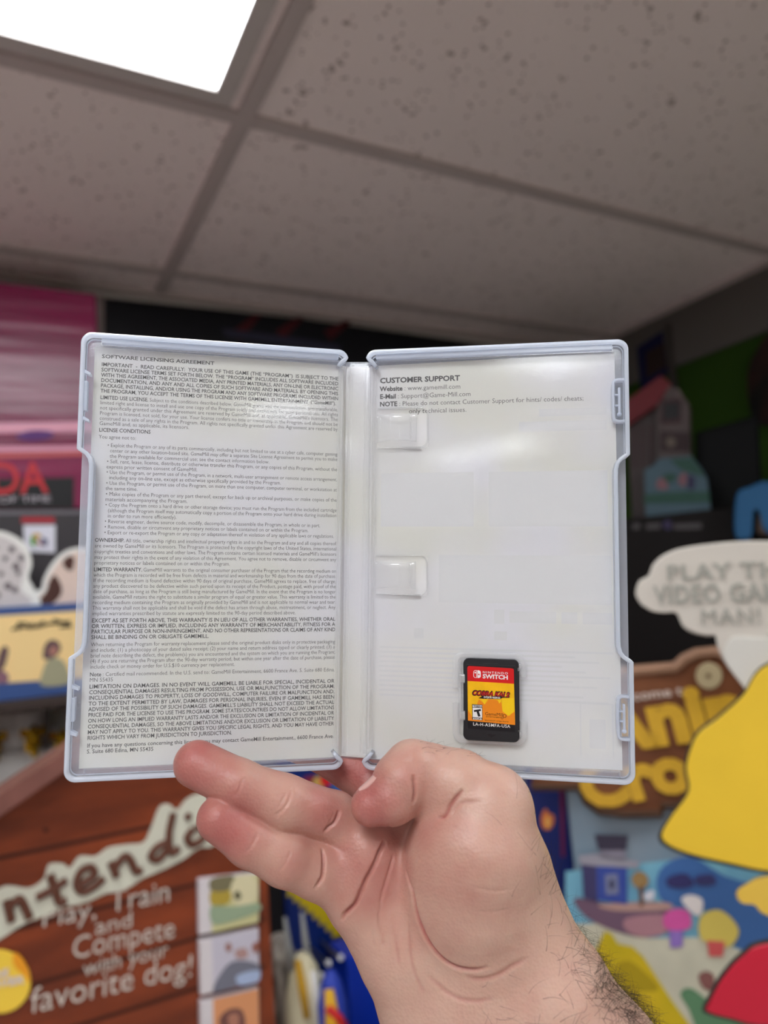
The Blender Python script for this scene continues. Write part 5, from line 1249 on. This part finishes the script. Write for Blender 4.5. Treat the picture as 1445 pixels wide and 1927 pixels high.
b = MB(); board(b, PO, [(1176, 756), (1244, 706), (1262, 722), (1238, 760), (1180, 800)], 0.03, 0.004, 0.001); part('roof', b, flat('house_red', 100, 20, 30), t)
b = MB(); board(b, PO, [(1243, 752), (1282, 750), (1282, 796), (1243, 798)], 0.001, 0.0016); part('window_surround', b, M_maroon, t)
b = MB(); board(b, PO, [(1248, 758), (1278, 757), (1278, 788), (1248, 790)], 0.001, 0.0028); part('window', b, M_black, t)
b = MB(); board(b, PO, [(1242, 812), (1298, 814), (1298, 850), (1242, 848)], 0.001, 0.0016); part('doorway', b, flat('house_doorway', 40, 20, 24), t)
b = MB(); board(b, PO, circle((1262, 832), 10, 14), 0.001, 0.0028); part('lamp_disc', b, flat('disc_pale', 92, 80, 72), t)
b = MB()
for u in (1192, 1206, 1222): board(b, PO, [(u, 800), (u + 5, 798), (u + 5, 880), (u, 880)], 0.001, -0.0185)
part('siding_strip', b, M_maroon, t)
b = MB(); board(b, PO, smooth_loop([(1238, 752), (1256, 716), (1266, 740), (1276, 730), (1284, 752), (1272, 744), (1258, 734)], 3), 0.004, 0.003); part('gable_trim', b, flat('gable', 90, 78, 76), t)
PF = facing(1.82 + 0.06, 22, 26)
t = based('playset_base', 'turquoise and green playset panel in front of the toy house', 'playset', down(PF, 1265, 940, zcab))
tp = PF.pts([(1212, 884), (1228, 876), (1242, 862), (1300, 858), (1318, 880), (1330, 900), (1336, 950)])
b = MB(); b.prism(tp + [down(PF, 1336, 950, zcab), down(PF, 1212, 950, zcab)], PF.n, 0.012, 0.001); part('panel', b, flat('play_blue', 64, 86, 98), t)
b = MB(); board(b, PF, [(1260, 864), (1300, 862), (1316, 880), (1326, 898), (1280, 884)], 0.001, 0.0012); board(b, PF, [(1212, 930), (1260, 926), (1334, 924), (1336, 946), (1212, 948)], 0.001, 0.0012); board(b, PF, smooth_loop([(1246, 896), (1262, 890), (1274, 896), (1260, 910)], 3), 0.001, 0.0012); part('green_patch', b, flat('play_green', 34, 70, 60), t)
b = MB(); board(b, PF, smooth_loop([(1236, 918), (1240, 900), (1252, 904), (1256, 920)], 3), 0.001, 0.0018); board(b, PF, smooth_loop([(1276, 906), (1284, 890), (1292, 894), (1288, 916)], 3), 0.001, 0.0018); part('pink_patch', b, flat('play_pink', 118, 80, 88), t)
b = MB(); board(b, PF, [(1294, 892), (1308, 898), (1306, 922), (1294, 920)], 0.001, 0.0018); part('violet_patch', b, flat('play_violet', 40, 36, 68), t)
PV = facing(1.97, 24, 30)
t = based('television', 'black television screen on the dark cabinet in front of the green wall', 'television', down(PV, 1370, 950, zcab))
tp = PV.pts([(1308, 814), (1426, 780), (1432, 900)])
b = MB(); b.prism(tp + [down(PV, 1434, 960, zcab), down(PV, 1308, 960, zcab)], PV.n, 0.03, 0.003); part('casing', b, mat('tv_black', rgb(7, 7, 8), 0.6, 0.1), t)
b = MB(); board(b, PV, [(1316, 822), (1420, 792), (1427, 950), (1316, 950)], 0.001, 0.0014); part('screen', b, mat('tv_screen', rgb(5, 5, 7), 0.5, 0.1), t)
PL_ = facing(1.785, 26, 26)
t = based('blue_toy', 'blue arched toy at the right edge above the speech bubble', 'toy', down(PL_, 1430, 1000, zcab))
b = MB(); pp = smooth_loop([(1384, 1010), (1382, 960), (1388, 926), (1410, 916), (1440, 906), (1480, 920), (1500, 1000), (1480, 1016), (1440, 1000), (1428, 960), (1414, 960), (1412, 1012)], 4)
zf = [PL_.at(u, v) for u, v in pp]; b.prism(zf, PL_.n, 0.06, 0.004); part('body', b, flat('toy_blue', 30, 84, 126), t)
b = MB(); board(b, PL_, smooth_loop([(1426, 1000), (1428, 968), (1440, 960), (1460, 970), (1460, 1006), (1440, 1006)], 4), 0.02, -0.01); part('brown_middle', b, flat('toy_brown', 84, 66, 56), t)
# banner on the right wall and the dark thing at the frame edge
PW = Plane((RIGHT_X - 0.0135, 0, 0), (-1, 0, 0))
t = based('wall_banner', 'small blue banner with a brown middle on the wall right of the case', 'banner', PW.at(1226, 720))
b = MB(); board(b, PW, [(1198, 654), (1246, 622), (1256, 700), (1206, 738)], 0.003, 0.0005); part('cloth', b, flat('banner_blue', 22, 22, 64, 0.8), t)
b = MB(); board(b, PW, [(1214, 664), (1248, 644), (1254, 690), (1216, 712)], 0.001, 0.0015); part('brown_print', b, flat('banner_brown', 46, 32, 30, 0.8), t)
t = based('wall_strip', 'pale vertical strip on the right wall beside the blue banner', 'strip', PW.at(1260, 700))
b = MB(); board(b, PW, [(1249, 612), (1262, 606), (1270, 690), (1276, 740), (1262, 740), (1256, 690)], 0.003, 0.0005); part('strip', b, flat('pale_trim', 66, 60, 58), t)
t = based('wall_plaque', 'dark reddish wall plaque at the right edge on the green wall', 'plaque', PW.at(1430, 720))
b = MB(); board(b, PW, smooth_loop([(1406, 700), (1428, 650), (1460, 620), (1520, 640), (1520, 780), (1430, 800), (1410, 770)], 4), 0.015, 0.014, 0.002); part('plaque', b, mat('plaque_dark', rgb(46, 24, 18), 0.5, 0.3, col2=rgb(14, 12, 10), nscale=12), t)
